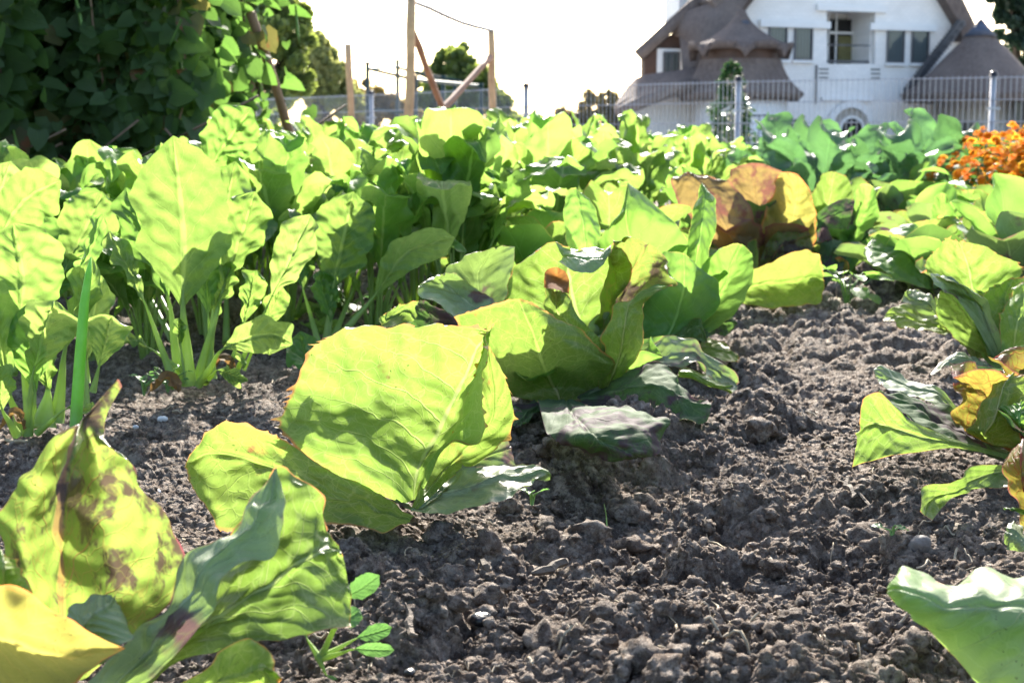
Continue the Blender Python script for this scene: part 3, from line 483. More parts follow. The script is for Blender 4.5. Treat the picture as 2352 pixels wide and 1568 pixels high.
gleaf(p5, [[(2540,1420,.05),(2540,1520,-.02),(2540,1700,-.02)],[(2400,1314,.05),(2400,1400,-.03),(2370,1640,-.03)],[(2275,1318,.04),(2260,1385,-.04),(2255,1555,-.03)],[(2195,1345,.03),(2180,1390,-.04),(2170,1490,-.03)],[(2130,1318,.02),(2112,1365,-.04),(2100,1420,-.03)],[(2080,1303,.01),(2065,1350,-.03),(2085,1405,-.03)],[(2060,1318,.01),(2040,1355,-.0),(2055,1385,-.01)]], 'pale', cD, seed=105, nu=110, nv=80, ruffle=.005, rough=.0035, quilt=.0035, d0=-.06)
# ---------------------------------------------------------------- bottom left lettuce
pa = plant_at(190, 1560, 'lettuce_plant', 'purple-mottled lettuce in the bottom left corner, its tallest leaf twisted at the tip', 'lettuce', 'lettuces in the left row')
pa['Y'] = .90
gleaf(pa, [[(200,1560,0),(250,1560,.0),(300,1560,0),(350,1560,0),(420,1540,0)],[(60,1230,0),(180,1260,.02),(300,1270,.02),(460,1290,.02),(620,1335,-.01)],[(0,930,.0),(130,1050,.03),(290,1070,-.01),(560,1130,.04),(805,1180,.0)],[(-30,790,.0),(110,850,.035),(280,850,-.015),(520,880,.04),(848,970,.0)],
 [(60,700,.01),(170,690,.04),(290,700,-.01),(500,700,.04),(805,790,.01)],[(100,600,.02),(210,575,.045),(310,570,.0),(470,560,.04),(655,640,.01)],[(190,490,.03),(280,450,.05),(350,450,.01),(440,450,.04),(605,525,.02)],[(330,378,.04),(355,365,.05),(375,360,.03),(410,365,.04),(490,430,.04)],
 [(385,345,.05),(395,335,.05),(405,310,.04),(420,310,.045),(490,380,.05)],[(450,255,.05),(455,260,.05),(460,260,.05),(480,270,.05),(505,300,.05)],[(545,150,.06),(550,145,.06),(555,138,.06),(562,142,.06),(575,170,.06)]],
 'lettuce_mottled', cA, seed=111, nu=150, nv=110, ruffle=.003, rough=.0028, quilt=.003)
gleaf(pa, [[(-160,1120,-.13),(-130,1300,-.12),(-100,1600,-.05)],[(0,1108,-.14),(20,1350,-.13),(60,1640,-.05)],[(150,1148,-.13),(160,1380,-.12),(200,1640,-.05)],[(280,1245,-.12),(290,1420,-.11),(310,1600,-.06)],[(400,1322,-.11),(410,1430,-.1),(400,1520,-.07)],[(500,1372,-.10),(500,1420,-.09),(490,1465,-.08)],[(590,1402,-.08),(586,1406,-.08),(580,1410,-.08)]],
 'lettuce_orange', cA, seed=112, nu=90, nv=60, ruffle=.002, rough=.002)
gleaf(pa, [[(400,1500,-.04),(450,1490,-.05),(480,1480,-.05)],[(300,1245,-.04),(400,1300,-.06),(560,1395,-.06)],[(400,1170,-.03),(490,1230,-.05),(632,1350,-.05)],[(505,1148,-.03),(540,1165,-.03),(580,1240,-.04)]], 'lettuce_silver', cA, seed=113, ruffle=.002)
gleaf(pa, [[(-90,1200,-.05),(20,1200,-.06),(160,1180,-.05)],[(-80,1010,-.05),(20,1020,-.08),(125,1060,-.05)],[(-70,930,-.05),(-5,925,-.06),(85,985,-.05)]], 'lettuce_gold', cA, seed=114, ruffle=.002, nu=50, nv=40)
gleaf(pa, [[(540,1580),(600,1600),(650,1640)],[(800,1350,.0),(800,1420,-.02),(810,1475,-.03)],[(980,1080,.02),(1000,1290,-.02),(1000,1432,-.04)],[(1190,760,.03),(1250,1130,-.01),(1300,1348,-.04)],[(1295,552,.03),(1420,1000,.0),(1500,1318,-.03)],[(1400,590,.03),(1530,950,.01),(1632,1312,-.01)],[(1500,695,.03),(1585,950,.02),(1657,1240,.0)],[(1565,840,.03),(1612,960,.02),(1648,1120,.01)]],
 'lettuce', cA, seed=115, nu=110, nv=110, ruffle=.003, rough=.003, quilt=.003, teeth=.001)
gleaf(pa, [[(330,1620,-.03),(500,1620,-.04),(650,1600,-.04)],[(600,1400,-.02),(720,1400,-.04),(860,1400,-.04)],[(780,1180,-.01),(880,1200,-.03),(1000,1210,-.04)],[(850,1010,.0),(960,1040,-.02),(1060,1075,-.03)],[(1000,910,.01),(1090,930,-.01),(1190,975,-.02)],[(1130,790,.02),(1200,840,.0),(1292,955,-.02)],[(1215,690,.03),(1270,740,.01),(1320,770,-.01)],[(1285,575,.03),(1295,560,.03),(1306,555,.03)]],
 'lettuce_silver', cA, seed=116, nu=110, nv=70, ruffle=.003, rough=.003, quilt=.003)
gleaf(pa, [[(700,1640,-.04),(800,1660,-.05),(900,1680,-.05)],[(960,1510,-.06),(1000,1570,-.06),(1010,1660,-.04)],[(1030,1425,-.07),(1060,1550,-.07),(1100,1680,-.04)],[(1130,1362,-.08),(1180,1500,-.07),(1200,1680,-.03)],[(1220,1375,-.07),(1265,1500,-.06),(1290,1680,-.03)],[(1285,1440,-.03),(1322,1550,-.04),(1335,1660,-.04)]], 'lettuce_gold', cA, seed=117, ruffle=.001)

rosette(pc, 9, .10, ['lettuce','smooth','lettuce_silver'], 2, out=.14, w=.10, y0=.06)
rosette(pd, 9, .19, ['smooth','smooth','lettuce'], 3, out=.14, w=.11, y0=.06)
rosette(pe, 9, .24, ['red','lettuce_dark','lettuce_gold'], 4, out=.17, w=.14, y0=.10)
rosette(pe2, 9, .20, ['smooth','lettuce','lettuce_dark'], 5, out=.14, w=.12, y0=.10)
rosette(pf, 9, .13, ['lettuce','lettuce_dark','lettuce_gold'], 6, out=.09, w=.09, y0=.12)
rosette(pf2, 10, .19, ['smooth','lettuce','lettuce_silver'], 7, out=.16, w=.13, y0=.10)
rosette(p3, 8, .14, ['lettuce','lettuce_dark','lettuce_redvein'], 8, out=.12, w=.10, y0=.02)
# ---------------------------------------------------------------- near chard plants
cZ = lambda x, y: (x/2.9257, 516.8+y/2.9257)
c1 = plant_at(430, 888, 'chard_plant', 'tall pale green chard with the largest upright leaf, front left of the bed', 'chard', 'chard plants at the front of the bed')
X = lambda p, *a, **k: PXL(p, *a, **k)
X(c1, 433,885, 420,700, 398,312, 216, seed=201, cup=.35, dd=(0,0,.02), prof=(.45,1.7), stalk_r=.0105, bend=(12,20), ruffle=.005, savoy=.004)
X(c1, 415,885, 385,680, 290,430, 105, seed=202, dd=(.02,.05,.08), stalk_r=.008, roll=.5, mat='chard_back')
X(c1, 452,880, 520,640, 585,440, 118, seed=203, dd=(.03,.06,.10), stalk_r=.007, roll=-.35, mat='chard')
X(c1, 455,885, 515,800, 672,790, 92, seed=204, dd=(0,-.03,-.03), stalk_r=.0055, roll=.25, mat='chard_pale', bend=(20,-28))
X(c1, 405,892, 330,690, 250,530, 62, seed=205, dd=(-.01,0,.03), stalk_r=.006, roll=.7, mat='chard_pale')
X(c1, 424,855, 345,800, 258,772, 44, seed=206, dd=(0,.02,.04), stalk_r=.004, roll=.9, mat='chard_pale')
X(c1, 470,880, 500,640, 540,370, 105, seed=207, dd=(.08,.15,.22), stalk_r=.006, roll=.3, mat='chard')
X(c1, 490,870, 478,720, 470,560, 62, seed=208, dd=(.04,.05,.06), stalk_r=.005, mat='chard_back')
X(c1, 475,875, 495,730, 530,600, 60, seed=209, dd=(.03,.05,.06), stalk_r=.005, roll=-.5, mat='chard')
X(c1, 520,868, 560,740, 590,620, 66, seed=210, dd=(.08,.1,.12), stalk_r=.004, roll=.5, mat='chard')
X(c1, 540,860, 625,680, 712,492, 96, seed=211, dd=(.1,.1,.12), stalk_r=.004, roll=-.3, mat='chard_pale')
X(c1, 560,850, 600,760, 650,660, 60, seed=212, dd=(.12,.12,.12), stalk_r=.003, roll=.4, mat='chard')
X(c1, 480,870, 500,850, 570,875, 40, seed=213, dd=(0,-.03,-.05), stalk_r=.003, roll=.2, mat='chard_pale')
X(c1, 425,880, 415,790, 412,730, 26, seed=214, dd=(-.01,-.01,-.01), stalk_r=.003, mat='chard')
c2 = plant_at(70, 998, 'chard_plant', 'chard with many spotted pale leaves at the left edge, nearest of the chards', 'chard', 'chard plants at the front of the bed')
X(c2, 75,985, 45,740, 30,512, 178, seed=221, dd=(.03,.05,.08), stalk_r=.008, prof=(.5,1.8), cup=.3, bend=(15,10))
X(c2, 60,1000, 75,860, 125,690, 118, seed=222, dd=(-.02,-.03,-.03), stalk_r=.005, roll=.3, mat='chard_pale', prof=(.75,2.2))
X(c2, 65,1000, 80,900, 60,700, 92, seed=223, dd=(-.02,-.02,.0), stalk_r=.005, roll=-.4, mat='chard_back')
X(c2, 213,900, 228,840, 258,725, 98, seed=224, dd=(.02,.02,.02), stalk_r=.004, mat='chard_pale', prof=(.85,2.4), cup=.15)
X(c2, 130,970, 150,800, 212,590, 80, seed=225, dd=(.03,.04,.07), stalk_r=.008, roll=.6, mat='chard')
X(c2, 198,950, 196,830, 232,632, 72, seed=226, dd=(.05,.07,.09), stalk_r=.005, mat='chard_pale')
X(c2, 40,1000, 5,940, -5,840, 70, seed=227, dd=(-.03,-.05,-.06), stalk_r=.005, mat='chard_pale')
X(c2, 100,980, 110,900, 100,800, 46, seed=228, dd=(.01,.02,.02), stalk_r=.013, mat='chard')
X(c2, 85,995, 150,940, 235,930, 26, seed=229, dd=(-.02,-.03,-.02), stalk_r=.004, roll=.8, mat='chard_pale')
X(c2, 50,985, 20,900, -30,620, 90, seed=230, dd=(.02,.0,-.02), stalk_r=.006, mat='chard')
X(c2, 200,880, 180,660, 235,490, 60, seed=231, dd=(.1,.12,.14), roll=.8, stalk_r=.004, mat='chard_back')
c3 = plant_at(-30, 860, 'chard_plant', 'chard with broad rounded leaves at the left edge behind the nearest one', 'chard', 'chard plants at the front of the bed')
X(c3, 0,860, 0,560, 140,415, 128, seed=241, dd=(0,0,.02), bend=(-15,-25), roll=.2, mat='chard', cup=.3)
X(c3, -40,860, -40,560, 25,370, 100, seed=242, dd=(.1,.1,.12), mat='chard_pale')
X(c3, 30,860, 60,650, 95,480, 110, seed=243, dd=(.1,.1,.15), mat='chard_back')
X(c3, 60,850, 150,620, 235,440, 120, seed=244, dd=(.0,.05,.1), roll=-.3, mat='chard')
X(c3, 80,850, 120,690, 160,560, 80, seed=245, dd=(.05,.05,.1), roll=.3, mat='chard_back')
c4 = plant_at(752, 800, 'chard_plant', 'slim chard with a crinkled upright leaf and one bowing right, behind the central lettuce', 'chard', 'chard plants at the front of the bed')
X(c4, 748,802, 765,660, 812,440, 142, seed=251, dd=(0,0,.03), stalk_r=.008, prof=(.5,1.5), ruffle=.009, savoy=.006, N=9)
X(c4, 775,780, 860,680, 1045,545, 92, seed=252, dd=(0,.02,.0), stalk_r=.007, roll=.35, mat='chard_pale', bend=(-22,-28), ruffle=.004)
X(c4, 735,800, 695,660, 676,560, 70, seed=253, dd=(-.02,.03,.1), stalk_r=.006, roll=.2, mat='chard')
X(c4, 745,800, 760,740, 735,620, 66, seed=254, dd=(-.01,-.01,-.01), stalk_r=.004, roll=.5, mat='chard_back', ruffle=.009)
X(c4, 700,860, 705,850, 690,760, 80, seed=255, dd=(-.2,-.2,-.15), stalk_r=.003, mat='chard_back', start=.12)
X(c4, 800,740, 850,690, 880,640, 50, seed=256, dd=(.3,.3,.3), stalk_r=.005, roll=.3, mat='chard')
X(c4, 690,740, 700,745, 790,755, 44, seed=257, dd=(.2,.2,.2), roll=.2, mat='chard_pale', stalk_r=.002, start=.1)
X(c4, 760,790, 830,620, 860,520, 90, seed=258, dd=(.2,.25,.3), roll=.3, mat='chard')
c5 = plant_at(560, 790, 'chard_plant', 'chard with a puckered glossy leaf rising high in front of the dark bean vines', 'chard', 'chard plants at the front of the bed')
X(c5, 480,790, 440,470, 578,248, 118, seed=261, dd=(.2,.3,.35), bend=(0,-15), mat='chard_back', cup=.25, savoy=.010, ruffle=.009, N=10, prof=(.7,2))
X(c5, 400,790, 280,560, 182,345, 84, seed=262, dd=(.2,.3,.4), roll=.5, mat='chard_back', savoy=.006)
X(c5, 420,790, 330,600, 270,420, 100, seed=263, dd=(.2,.25,.3), roll=-.2, mat='chard')
X(c5, 560,790, 560,560, 620,330, 110, seed=264, dd=(.1,.3,.45), roll=.2, mat='chard')
X(c5, 600,790, 640,560, 690,390, 110, seed=265, dd=(.1,.2,.35), roll=-.2, mat='chard_back')
X(c5, 520,790, 520,600, 500,440, 100, seed=266, dd=(.2,.2,.3), roll=.4, mat='chard')
# ---------------------------------------------------------------- chard prototypes and the dense bed
def chard_proto(seed, nl=12, h=.44, label='', group='chard plants of the dense bed'):
    rs = random.Random(seed); root = empty('chard_plant', (0,0,0), 0, label, 'chard', group)
    for i in range(nl):
        az = i*2.4+rs.uniform(-.3,.3); t = i/(nl-1); hh = h*rs.uniform(.75,1.05)*(1-.35*t)
        out = .04+.13*t*rs.uniform(.7,1.2); ca, sa = math.cos(az), math.sin(az)
        p0 = (ca*.015, sa*.015, -.01); p1 = (ca*out*.35, sa*out*.35, hh*.35); p2 = (ca*out*.7, sa*out*.7, hh*.72)
        p3 = (ca*out*1.15, sa*out*1.15, hh*.98); p4 = (ca*out*rs.uniform(1.5,2.1), sa*out*rs.uniform(1.5,2.1), hh*rs.uniform(.85,1.08))
        tw = rs.uniform(-.5,.5); side = (-sa+ca*tw, ca+sa*tw, rs.uniform(-.2,.2))
        ribleaf([p0,p1,p2,p3,p4], side, rs.uniform(.085,.135), rs.choice(['chard','chard','chard_back','chard_pale']), root, (0,0,0), seed*31+i,
                nu=30, nv=16, start=rs.uniform(.36,.46), cup=rs.uniform(.2,.6), ruffle=.017, savoy=rs.uniform(.005,.011), stalk_r=.006, prof=(rs.uniform(.5,.68), 1.7), N=8)
    return root
def copy_tree(o, parent=None):
    c = o.copy(); COL.objects.link(c)
    if parent: c.parent = parent
    for ch in o.children: copy_tree(ch, c)
    return c
CHARD = [chard_proto(s) for s in (1,2,3,4,5,6)]
rs = random.Random(5)
spots = [((px-CX)/F*y, y, 12) for px, y in [(90,2.8),(215,2.95),(330,2.75),(470,2.75),(590,2.9),(150,3.2),(300,3.15),(860,2.7),(960,2.85),(1080,2.9)]]
spots += [((px-CX)/F*y, y, 13) for px, y in [(20,2.35),(200,2.4),(330,2.42)]]
Y = 2.75
rowi = 0
while Y < 6.9:
    left = (60-CX)/F*Y if Y > 3.0 else (540-CX)/F*Y
    if Y > 3.0: left = (430-CX)/F*Y
    if Y > 3.9: left = (560-CX)/F*Y
    edge_px = np.interp(Y, [2.7, 3.2, 4.2, 5.5, 7], [1190, 1330, 1520, 1650, 1740])
    right = (edge_px-CX)/F*Y
    x = left+rs.uniform(0,.1)
    while x < right:
        spots.append((x+rs.uniform(-.05,.05), Y+rs.uniform(-.08,.08), rowi)); x += rs.uniform(.24,.34)
    Y += rs.uniform(.36,.44)+.01*rowi; rowi += 1
names = ['first','second','third','fourth','fifth','sixth','seventh','eighth','ninth','tenth','eleventh','twelfth']
byrow = {}
for s in spots: byrow.setdefault(s[2], []).append(s)
k = 0
for r, L in byrow.items():
    for j, (x, y, _) in enumerate(L):
        src = CHARD[k % 6]; o = src if k < 6 else copy_tree(src)
        o.location = (x, y, 0); o.rotation_euler = (rs.uniform(-.08,.08), rs.uniform(-.08,.08), rs.uniform(0,6.28))
        s = rs.uniform(.88,1.08)*(.92 if y < 3.3 else 1.0)
        if (x/y) > .07: s *= .95
        o.scale = (s,s,s)
        px = CX+x/y*F
        where = 'in front of the bean vines' if px < 640 else 'below the wooden pole frame' if px < 1200 else 'below the open sky and the far bush' if px < 1440 else 'below the thatched house'
        if r >= 12: s *= .86 if r == 12 else .66; o.scale = (s,s,s)
        o['label'] = 'lower chard filling in behind the front plants, %s from the left' % names[j] if r == 12 else 'short young chard among the stalks of the front plants, %s from the left' % names[j] if r == 13 else 'glossy chard, %s from the left in the %s row of the dense bed' % (names[j], names[r])
        o['group'] = 'chard plants of the dense bed'
        k += 1
print('chards', k)
# ---------------------------------------------------------------- generic lettuces filling the right rows
def lettuce_proto(seed, mats, nl=13, h=.22, red=0):
    rs = random.Random(seed); root = empty('lettuce_plant', (0,0,0), 0, 'x', 'lettuce', 'lettuces at the back of the right row')
    for i in range(nl):
        az = i*2.4+rs.uniform(-.3,.3); t = i/(nl-1); hh = h*rs.uniform(.8,1.1)*(1-.65*t); out = .04+.15*t
        ca, sa = math.cos(az), math.sin(az)
        pts = [(ca*.01,sa*.01,-.01),(ca*out*.5,sa*out*.5,hh*.45),(ca*out,sa*out,hh*.85),(ca*out*1.5,sa*out*1.5,hh*rs.uniform(.85,1.1))]
        ribleaf(pts, (-sa,ca,rs.uniform(-.2,.2)), rs.uniform(.10,.15), rs.choice(mats), root, (0,0,0), seed*17+i, nu=28, nv=18, start=.06, cup=rs.uniform(.4,.9), ruffle=.008, savoy=.003, stalk_r=.004, prof=(.6,2.4), N=5, K=1.8, stalk=False)
    return root
LP = [lettuce_proto(1, ['lettuce','smooth','lettuce_silver']), lettuce_proto(2, ['lettuce_gold','lettuce','lettuce']), lettuce_proto(3, ['smooth','smooth','lettuce'])]
spl = [(2140,500,4.0,0,'silver-edged lettuce in front of the brassicas, left of the marigolds'),(2290,540,3.6,1,'yellowish lettuce at the right edge beneath the marigolds'),(1830,470,4.3,2,'smooth green lettuce behind the rusty red one, before the brassicas'),
       (1960,450,4.7,1,'yellow-tinged lettuce in front of the brassica bed'),(1240,620,3.0,2,'small smooth lettuce between the chard bed and the purplish spreading lettuce'),(2230,460,4.5,2,'smooth green lettuce just below the marigolds'),(2080,420,5.0,0,'silvery lettuce at the foot of the brassicas'),
       (2340,600,3.0,0,'silver-green lettuce at the right edge behind the upright toothed one'),(1400,600,3.4,1,'yellowish lettuce behind the pointed smooth one beside the chard bed'),(1620,480,4.0,0,'silvery lettuce half hidden behind the rusty red one'),(2370,470,4.1,1,'yellowing lettuce cut by the right edge below the orange flowers')]
for i, (px, py, Y_, v, lab) in enumerate(spl):
    o = LP[v] if i in (0,1,2) and [q[3] for q in spl[:i]].count(v) == 0 else copy_tree(LP[v])
    x = (px-CX)/F*Y_; o.location = (x, Y_, 0); o.rotation_euler = (0,0,rs.uniform(0,6.28)); s = rs.uniform(1.0,1.25); o.scale = (s,s,s)
    o['label'] = lab; o['group'] = 'lettuces at the back of the rows'
# ---------------------------------------------------------------- brassicas
def cab_proto(seed):
    rs = random.Random(seed); root = empty('brassica_plant', (0,0,0), 0, 'x', 'brassica', 'blue-green brassicas')
    for i in range(11):
        az = i*2.4+rs.uniform(-.3,.3); t = i/10; hh = .54*rs.uniform(.85,1.05)*(1-.55*t); out = .10+.14*t; ca, sa = math.cos(az), math.sin(az)
        pts = [(ca*.02,sa*.02,.02+.1*(1-t)),(ca*out*.5,sa*out*.5,hh*.5),(ca*out*1.1,sa*out*1.1,hh*.85),(ca*out*1.9,sa*out*1.9,hh*rs.uniform(.75,1.05))]
        ribleaf(pts, (-sa,ca,rs.uniform(-.3,.3)), rs.uniform(.15,.21), 'cabbage', root, (0,0,0), seed*13+i, nu=30, nv=20, start=.38, cup=rs.uniform(.5,1.1), ruffle=.026, savoy=.006, stalk_r=.008, prof=(.55,2), lobed=.2, N=5, K=1.6)
    return root
CP = [cab_proto(1), cab_proto(2)]
cabs = [(1790,5.6,'leftmost brassica beside the chard bed, its tips against the dark house window'),(1880,5.2,'brassica with ruffled grey-green leaves below the arched house entrance, second from the left'),(1985,5.6,'brassica in the middle of the bed below the entrance arch'),
        (2080,5.3,'tallest brassica, its top leaf standing above the others right of the arch'),(2150,5.8,'brassica next to the orange marigolds'),(1930,6.3,'brassica at the back of the bed near the fence, left of the middle'),(2100,6.5,'brassica at the back of the bed, right of the middle'),(1840,6.8,'brassica at the back left of the bed near the holly bush')]
for i, (px, Y_, lab) in enumerate(cabs):
    o = CP[i] if i < 2 else copy_tree(CP[i%2]); x = (px-CX)/F*Y_
    o.location = (x, Y_, 0); o.rotation_euler = (0,0,rs.uniform(0,6.28)); s = rs.uniform(.80,.92); o.scale = (s,s,s)
    o['label'] = lab; o['group'] = 'blue-green brassicas'
# ---------------------------------------------------------------- marigolds
M['petal'] = leaf_mat('orange_petal', (.95,.36,.006), (1.6,.95,.0), (.8,.25,.02), bare=True, rough=.9, tfac=.6)
M['marifol'] = leaf_mat('marigold_leaf', (.04,.12,.03), (.18,.40,.03), (.1,.2,.05), bare=True, rough=.5, tfac=.4)
def flower_mesh(seed):
    r_ = np.random.RandomState(seed); V = []; Fc = []
    for ring, (rad, z, n, tilt) in enumerate([(.020,.000,13,.1),(.018,.005,12,.35),(.014,.009,10,.7),(.009,.012,8,1.05),(.004,.014,5,1.35)]):
        for k in range(n):
            a = 2*math.pi*k/n+ring*.4+r_.uniform(-.15,.15); w = .0052; L = rad*r_.uniform(.85,1.15); ct, st = math.cos(tilt), math.sin(tilt)
            ca, sa = math.cos(a), math.sin(a)
            for (l, ww) in ((.15,.5),(.7,1.),(1.,.75)):
                for s in (-1,1):
                    V.append((ca*L*l*ct-sa*w*ww*s, sa*L*l*ct+ca*w*ww*s, z+L*l*st*.6+(.0015 if l == .7 else 0)+r_.uniform(-.001,.001)))
            b = len(V)-6; Fc += [(b,b+1,b+3,b+2),(b+2,b+3,b+5,b+4)]
    return np.array(V), np.array(Fc)
FM = []
for s in (1,2,3):
    V, Fc = flower_mesh(s); o = mesh_np('flower_head', V, Fc, M['petal']); FM.append(o)
def small_leaves(n, fn, size, seed, heart=False, aspect=2.2):
    """n leaf blades: fn(rng)->(pos, dir) ; returns V,F,uv"""
    r_ = np.random.RandomState(seed); V = []; Fc = []; UV = []
    if heart: sh = [(-.0,0),(-.42,-.10),(-.52,.28),(-.30,.70),(0,1.),(.30,.70),(.52,.28),(.42,-.10)]; 
    else: sh = [(0,0),(-.5/aspect*1.0,.25),(-.5/aspect*1.1,.55),(-.3/aspect,.82),(0,1),(.3/aspect,.82),(.5/aspect*1.1,.55),(.5/aspect,.25)]
    for i in range(n):
        p, d, nn, s = fn(r_); L = size*s
        d = np.array(d, float); d /= np.linalg.norm(d)+1e-9; nn = np.array(nn, float); sd = np.cross(d, nn); sd /= np.linalg.norm(sd)+1e-9; nn = np.cross(sd, d)
        b = len(V); fold = r_.uniform(.05,.35); droop = r_.uniform(.0,.35)
        V.append(np.array(p)+d*L*.42); UV.append((.5,.42))
        for (x, y) in sh:
            V.append(np.array(p)+sd*x*L+d*y*L+nn*L*(fold*abs(x)-droop*y*y+r_.uniform(-.02,.02))); UV.append((x+.5, max(0,y)))
        for k in range(8): Fc.append((b, b+1+k, b+1+(k+1)%8))
    return np.array(V), np.array(Fc), np.array(UV)
def mari_fol(r_):
    a = r_.uniform(0,6.28); q = r_.uniform(0,1)**.5*.20; z = r_.uniform(.04,.37)*(1-.5*(q/.2)**3)
    return (q*math.cos(a), q*math.sin(a), z), (math.cos(a)+r_.normal()*.6, math.sin(a)+r_.normal()*.6, r_.uniform(-.2,.9)), (r_.normal()*.5, r_.normal()*.5, 1), r_.uniform(.6,1.3)
mfV = small_leaves(900, mari_fol, .035, 3, aspect=3.)
mar = [(2275,5.0,'leftmost marigold bush, next to the brassicas'),(2340,4.8,'marigold bush second from the left, facing the camera in front'),(2410,4.7,'marigold bush at the right edge, in front'),(2300,5.4,'marigold bush in the second rank, leftmost of that rank'),(2370,5.3,'tallest marigold bush in the second rank near the right edge'),(2425,5.5,'marigold bush cut by the right edge, in the second rank'),(2240,5.6,'small marigold bush deep between the brassicas')]
mfm = None; ff = 0
for i, (px, Y_, lab) in enumerate(mar):
    r0 = empty('marigold_plant', ((px-CX)/F*Y_, Y_, 0), rs.uniform(0,6.28), lab, 'marigold', 'orange marigold bushes')
    if mfm is None: fo = mesh_np('foliage', *mfV[:2], M['marifol'], r0, mfV[2]); mfm = fo
    else: fo = mfm.copy(); COL.objects.link(fo); fo.parent = r0
    for k in range(88):
        a = rs.uniform(0,6.28); q = .22*rs.uniform(0,1)**.5; z = (.36+.05*(i in (3,4)))*(1-.35*(q/.22)**2)+rs.uniform(-.05,.03)
        src = FM[k%3]
        if ff < 3: o = FM[ff]; 
        else: o = src.copy(); COL.objects.link(o)
        ff += 1
        o.parent = r0; o.location = (q*math.cos(a), q*math.sin(a), z); tl = q/.22*.9
        o.rotation_euler = (rs.uniform(-.3,.3)-math.sin(a)*tl, math.cos(a)*tl+rs.uniform(-.3,.3), 0); s = rs.uniform(.65,1.1); o.scale = (s,s,s)
# ---------------------------------------------------------------- spring onion, seedlings, weeds
mo, t = newmat('onion_leaf'); ob = obj_coord(t); c = t.mix(t.step(t.noise(ob, 40, 3), .3, .7), (.12,.30,.04), (.20,.40,.10))
pr = t.pbsdf(c, .3, .5); tl = t.n('ShaderNodeBsdfTranslucent'); tl.inputs[0].default_value = (.26,.56,.07,1); mx = t.n('ShaderNodeMixShader'); mx.inputs[0].default_value = .45; t.link(pr, mx.inputs[1]); t.link(tl.outputs[0], mx.inputs[2]); t.out(mx.outputs[0])
bo = P(172, 1040, 1.62); mb = MB()
bo = (bo[0], bo[1], 0)
mb.tube([P(170,1060,1.62), P(176,940,1.62), P(184,820,1.63), P(193,700,1.64), P(203,630,1.65), P(209,590,1.655)], [.0072,.0072,.0066,.0056,.004,.0006], 12)
on = mb.build('onion_blade', mo, None, smooth=True, shift=bo); on.location = bo; tag(on, 'single bright green tubular onion blade rising behind the mottled lettuce', 'onion')
def weed(px, py, Y_, size, n, seed, label, spread=1., leaf=.03, mat='weed', name='weed', aspect=1.7, tall=1.):
    b = P(px, py, Y_); b = (b[0], b[1], 0.0); r_ = random.Random(seed); root = empty(name, b, 0, label, 'weed')
    mb = MB()
    L = []
    for i in range(n):
        az = i*2.4+r_.uniform(-.5,.5); h = size*r_.uniform(.4,1.)*tall; o = size*spread*r_.uniform(.3,1.)
        tip = (math.cos(az)*o, math.sin(az)*o, h); mb.tube([(0,0,-.005),(tip[0]*.3,tip[1]*.3,h*.6),tip], [.0016,.0012,.0008], 5)
        L.append((tip, (math.cos(az), math.sin(az), r_.uniform(-.3,.5))))
    mb.build('stem', M['stem'], root, smooth=True)
    for i, (p, d) in enumerate(L):
        sd = (-d[1], d[0], r_.uniform(-.3,.3)); q = [p, tuple(p[k]+d[k]*leaf*.5 for k in range(3)), tuple(p[k]+d[k]*leaf-(leaf*.15 if k == 2 else 0) for k in range(3))]
        ribleaf(q, sd, leaf*1.1/aspect*1.3, mat, root, (0,0,0), seed+i, nu=16, nv=10, start=.0, cup=.4, ruffle=.001, savoy=.0006, prof=(.5,1.6), stalk=False)
    return root
wd = empty('seedling', G(720*1+0, 1540), 0, 'seedling with spoon-shaped leaves beside the big leaf of the bottom left lettuce', 'seedling')
Wb = tuple(wd.location); pw = {'base': Wb, 'Y': Wb[1], 'root': wd}
for (a, b_, c_, w, sd_, d) in [((738,1510),(795,1375),(872,1320),52,1,(0,-.01,-.01)),((740,1512),(815,1490),(905,1492),34,2,(0,-.02,-.03)),((740,1508),(820,1465),(900,1440),40,3,(0,.01,.02)),((735,1508),(775,1440),(828,1400),50,4,(0,.0,.02)),((732,1508),(705,1465),(690,1420),18,5,(0,.01,.02)),((730,1508),(750,1550),(775,1560),10,6,(0,-.01,-.02))]:
    PXL(pw, *a, *b_, *c_, w, mat='weed', dd=d, seed=300+sd_, stalk_r=.0022, ruffle=.0006, savoy=.0006, cup=.3, prof=(.5,1.6))
weed(1945, 705, GY(708), .055, 12, 11, 'small leafy weed growing at the foot of the yellow lettuce leaf on the path', leaf=.05, tall=1.6, name='weed_plant', mat='smooth')
weed(330, 900, GY(900), .025, 9, 12, 'tiny weed sprouting beside the tall chard stalks', leaf=.014)
weed(385, 890, GY(893), .03, 10, 17, 'feathery little weed right at the foot of the tall chard', leaf=.010)
weed(800, 715, GY(725), .06, 10, 13, 'low blue-green weed between the chard stalks', leaf=.04, mat='cabbage')
weed(1222, 1145, GY(1148), .012, 3, 14, 'tiny two-leaved seedling under the tip of the flat central lettuce leaf', leaf=.010, name='seedling')
weed(2050, 1215, GY(1222), .008, 3, 15, 'tiny seedling on bare soil left of the bottom right stone', leaf=.012, name='seedling')
weed(2260, 470, 4.2, .12, 14, 16, 'pale leafy weed standing over the lettuces below the marigolds', leaf=.09, tall=2.4, mat='smooth', name='weed_plant')
mb = MB(); mb.tube([G(1394,1207), (G(1394,1207)[0]-.001, G(1394,1207)[1], .012), (G(1394,1207)[0]-.003, G(1394,1207)[1], .022)], [.0006,.0005,.0001], 5)
g = mb.build('grass_blade', M['stem'], None, True); tag(g, 'single short grass blade sticking up from a clod', 'grass blade')
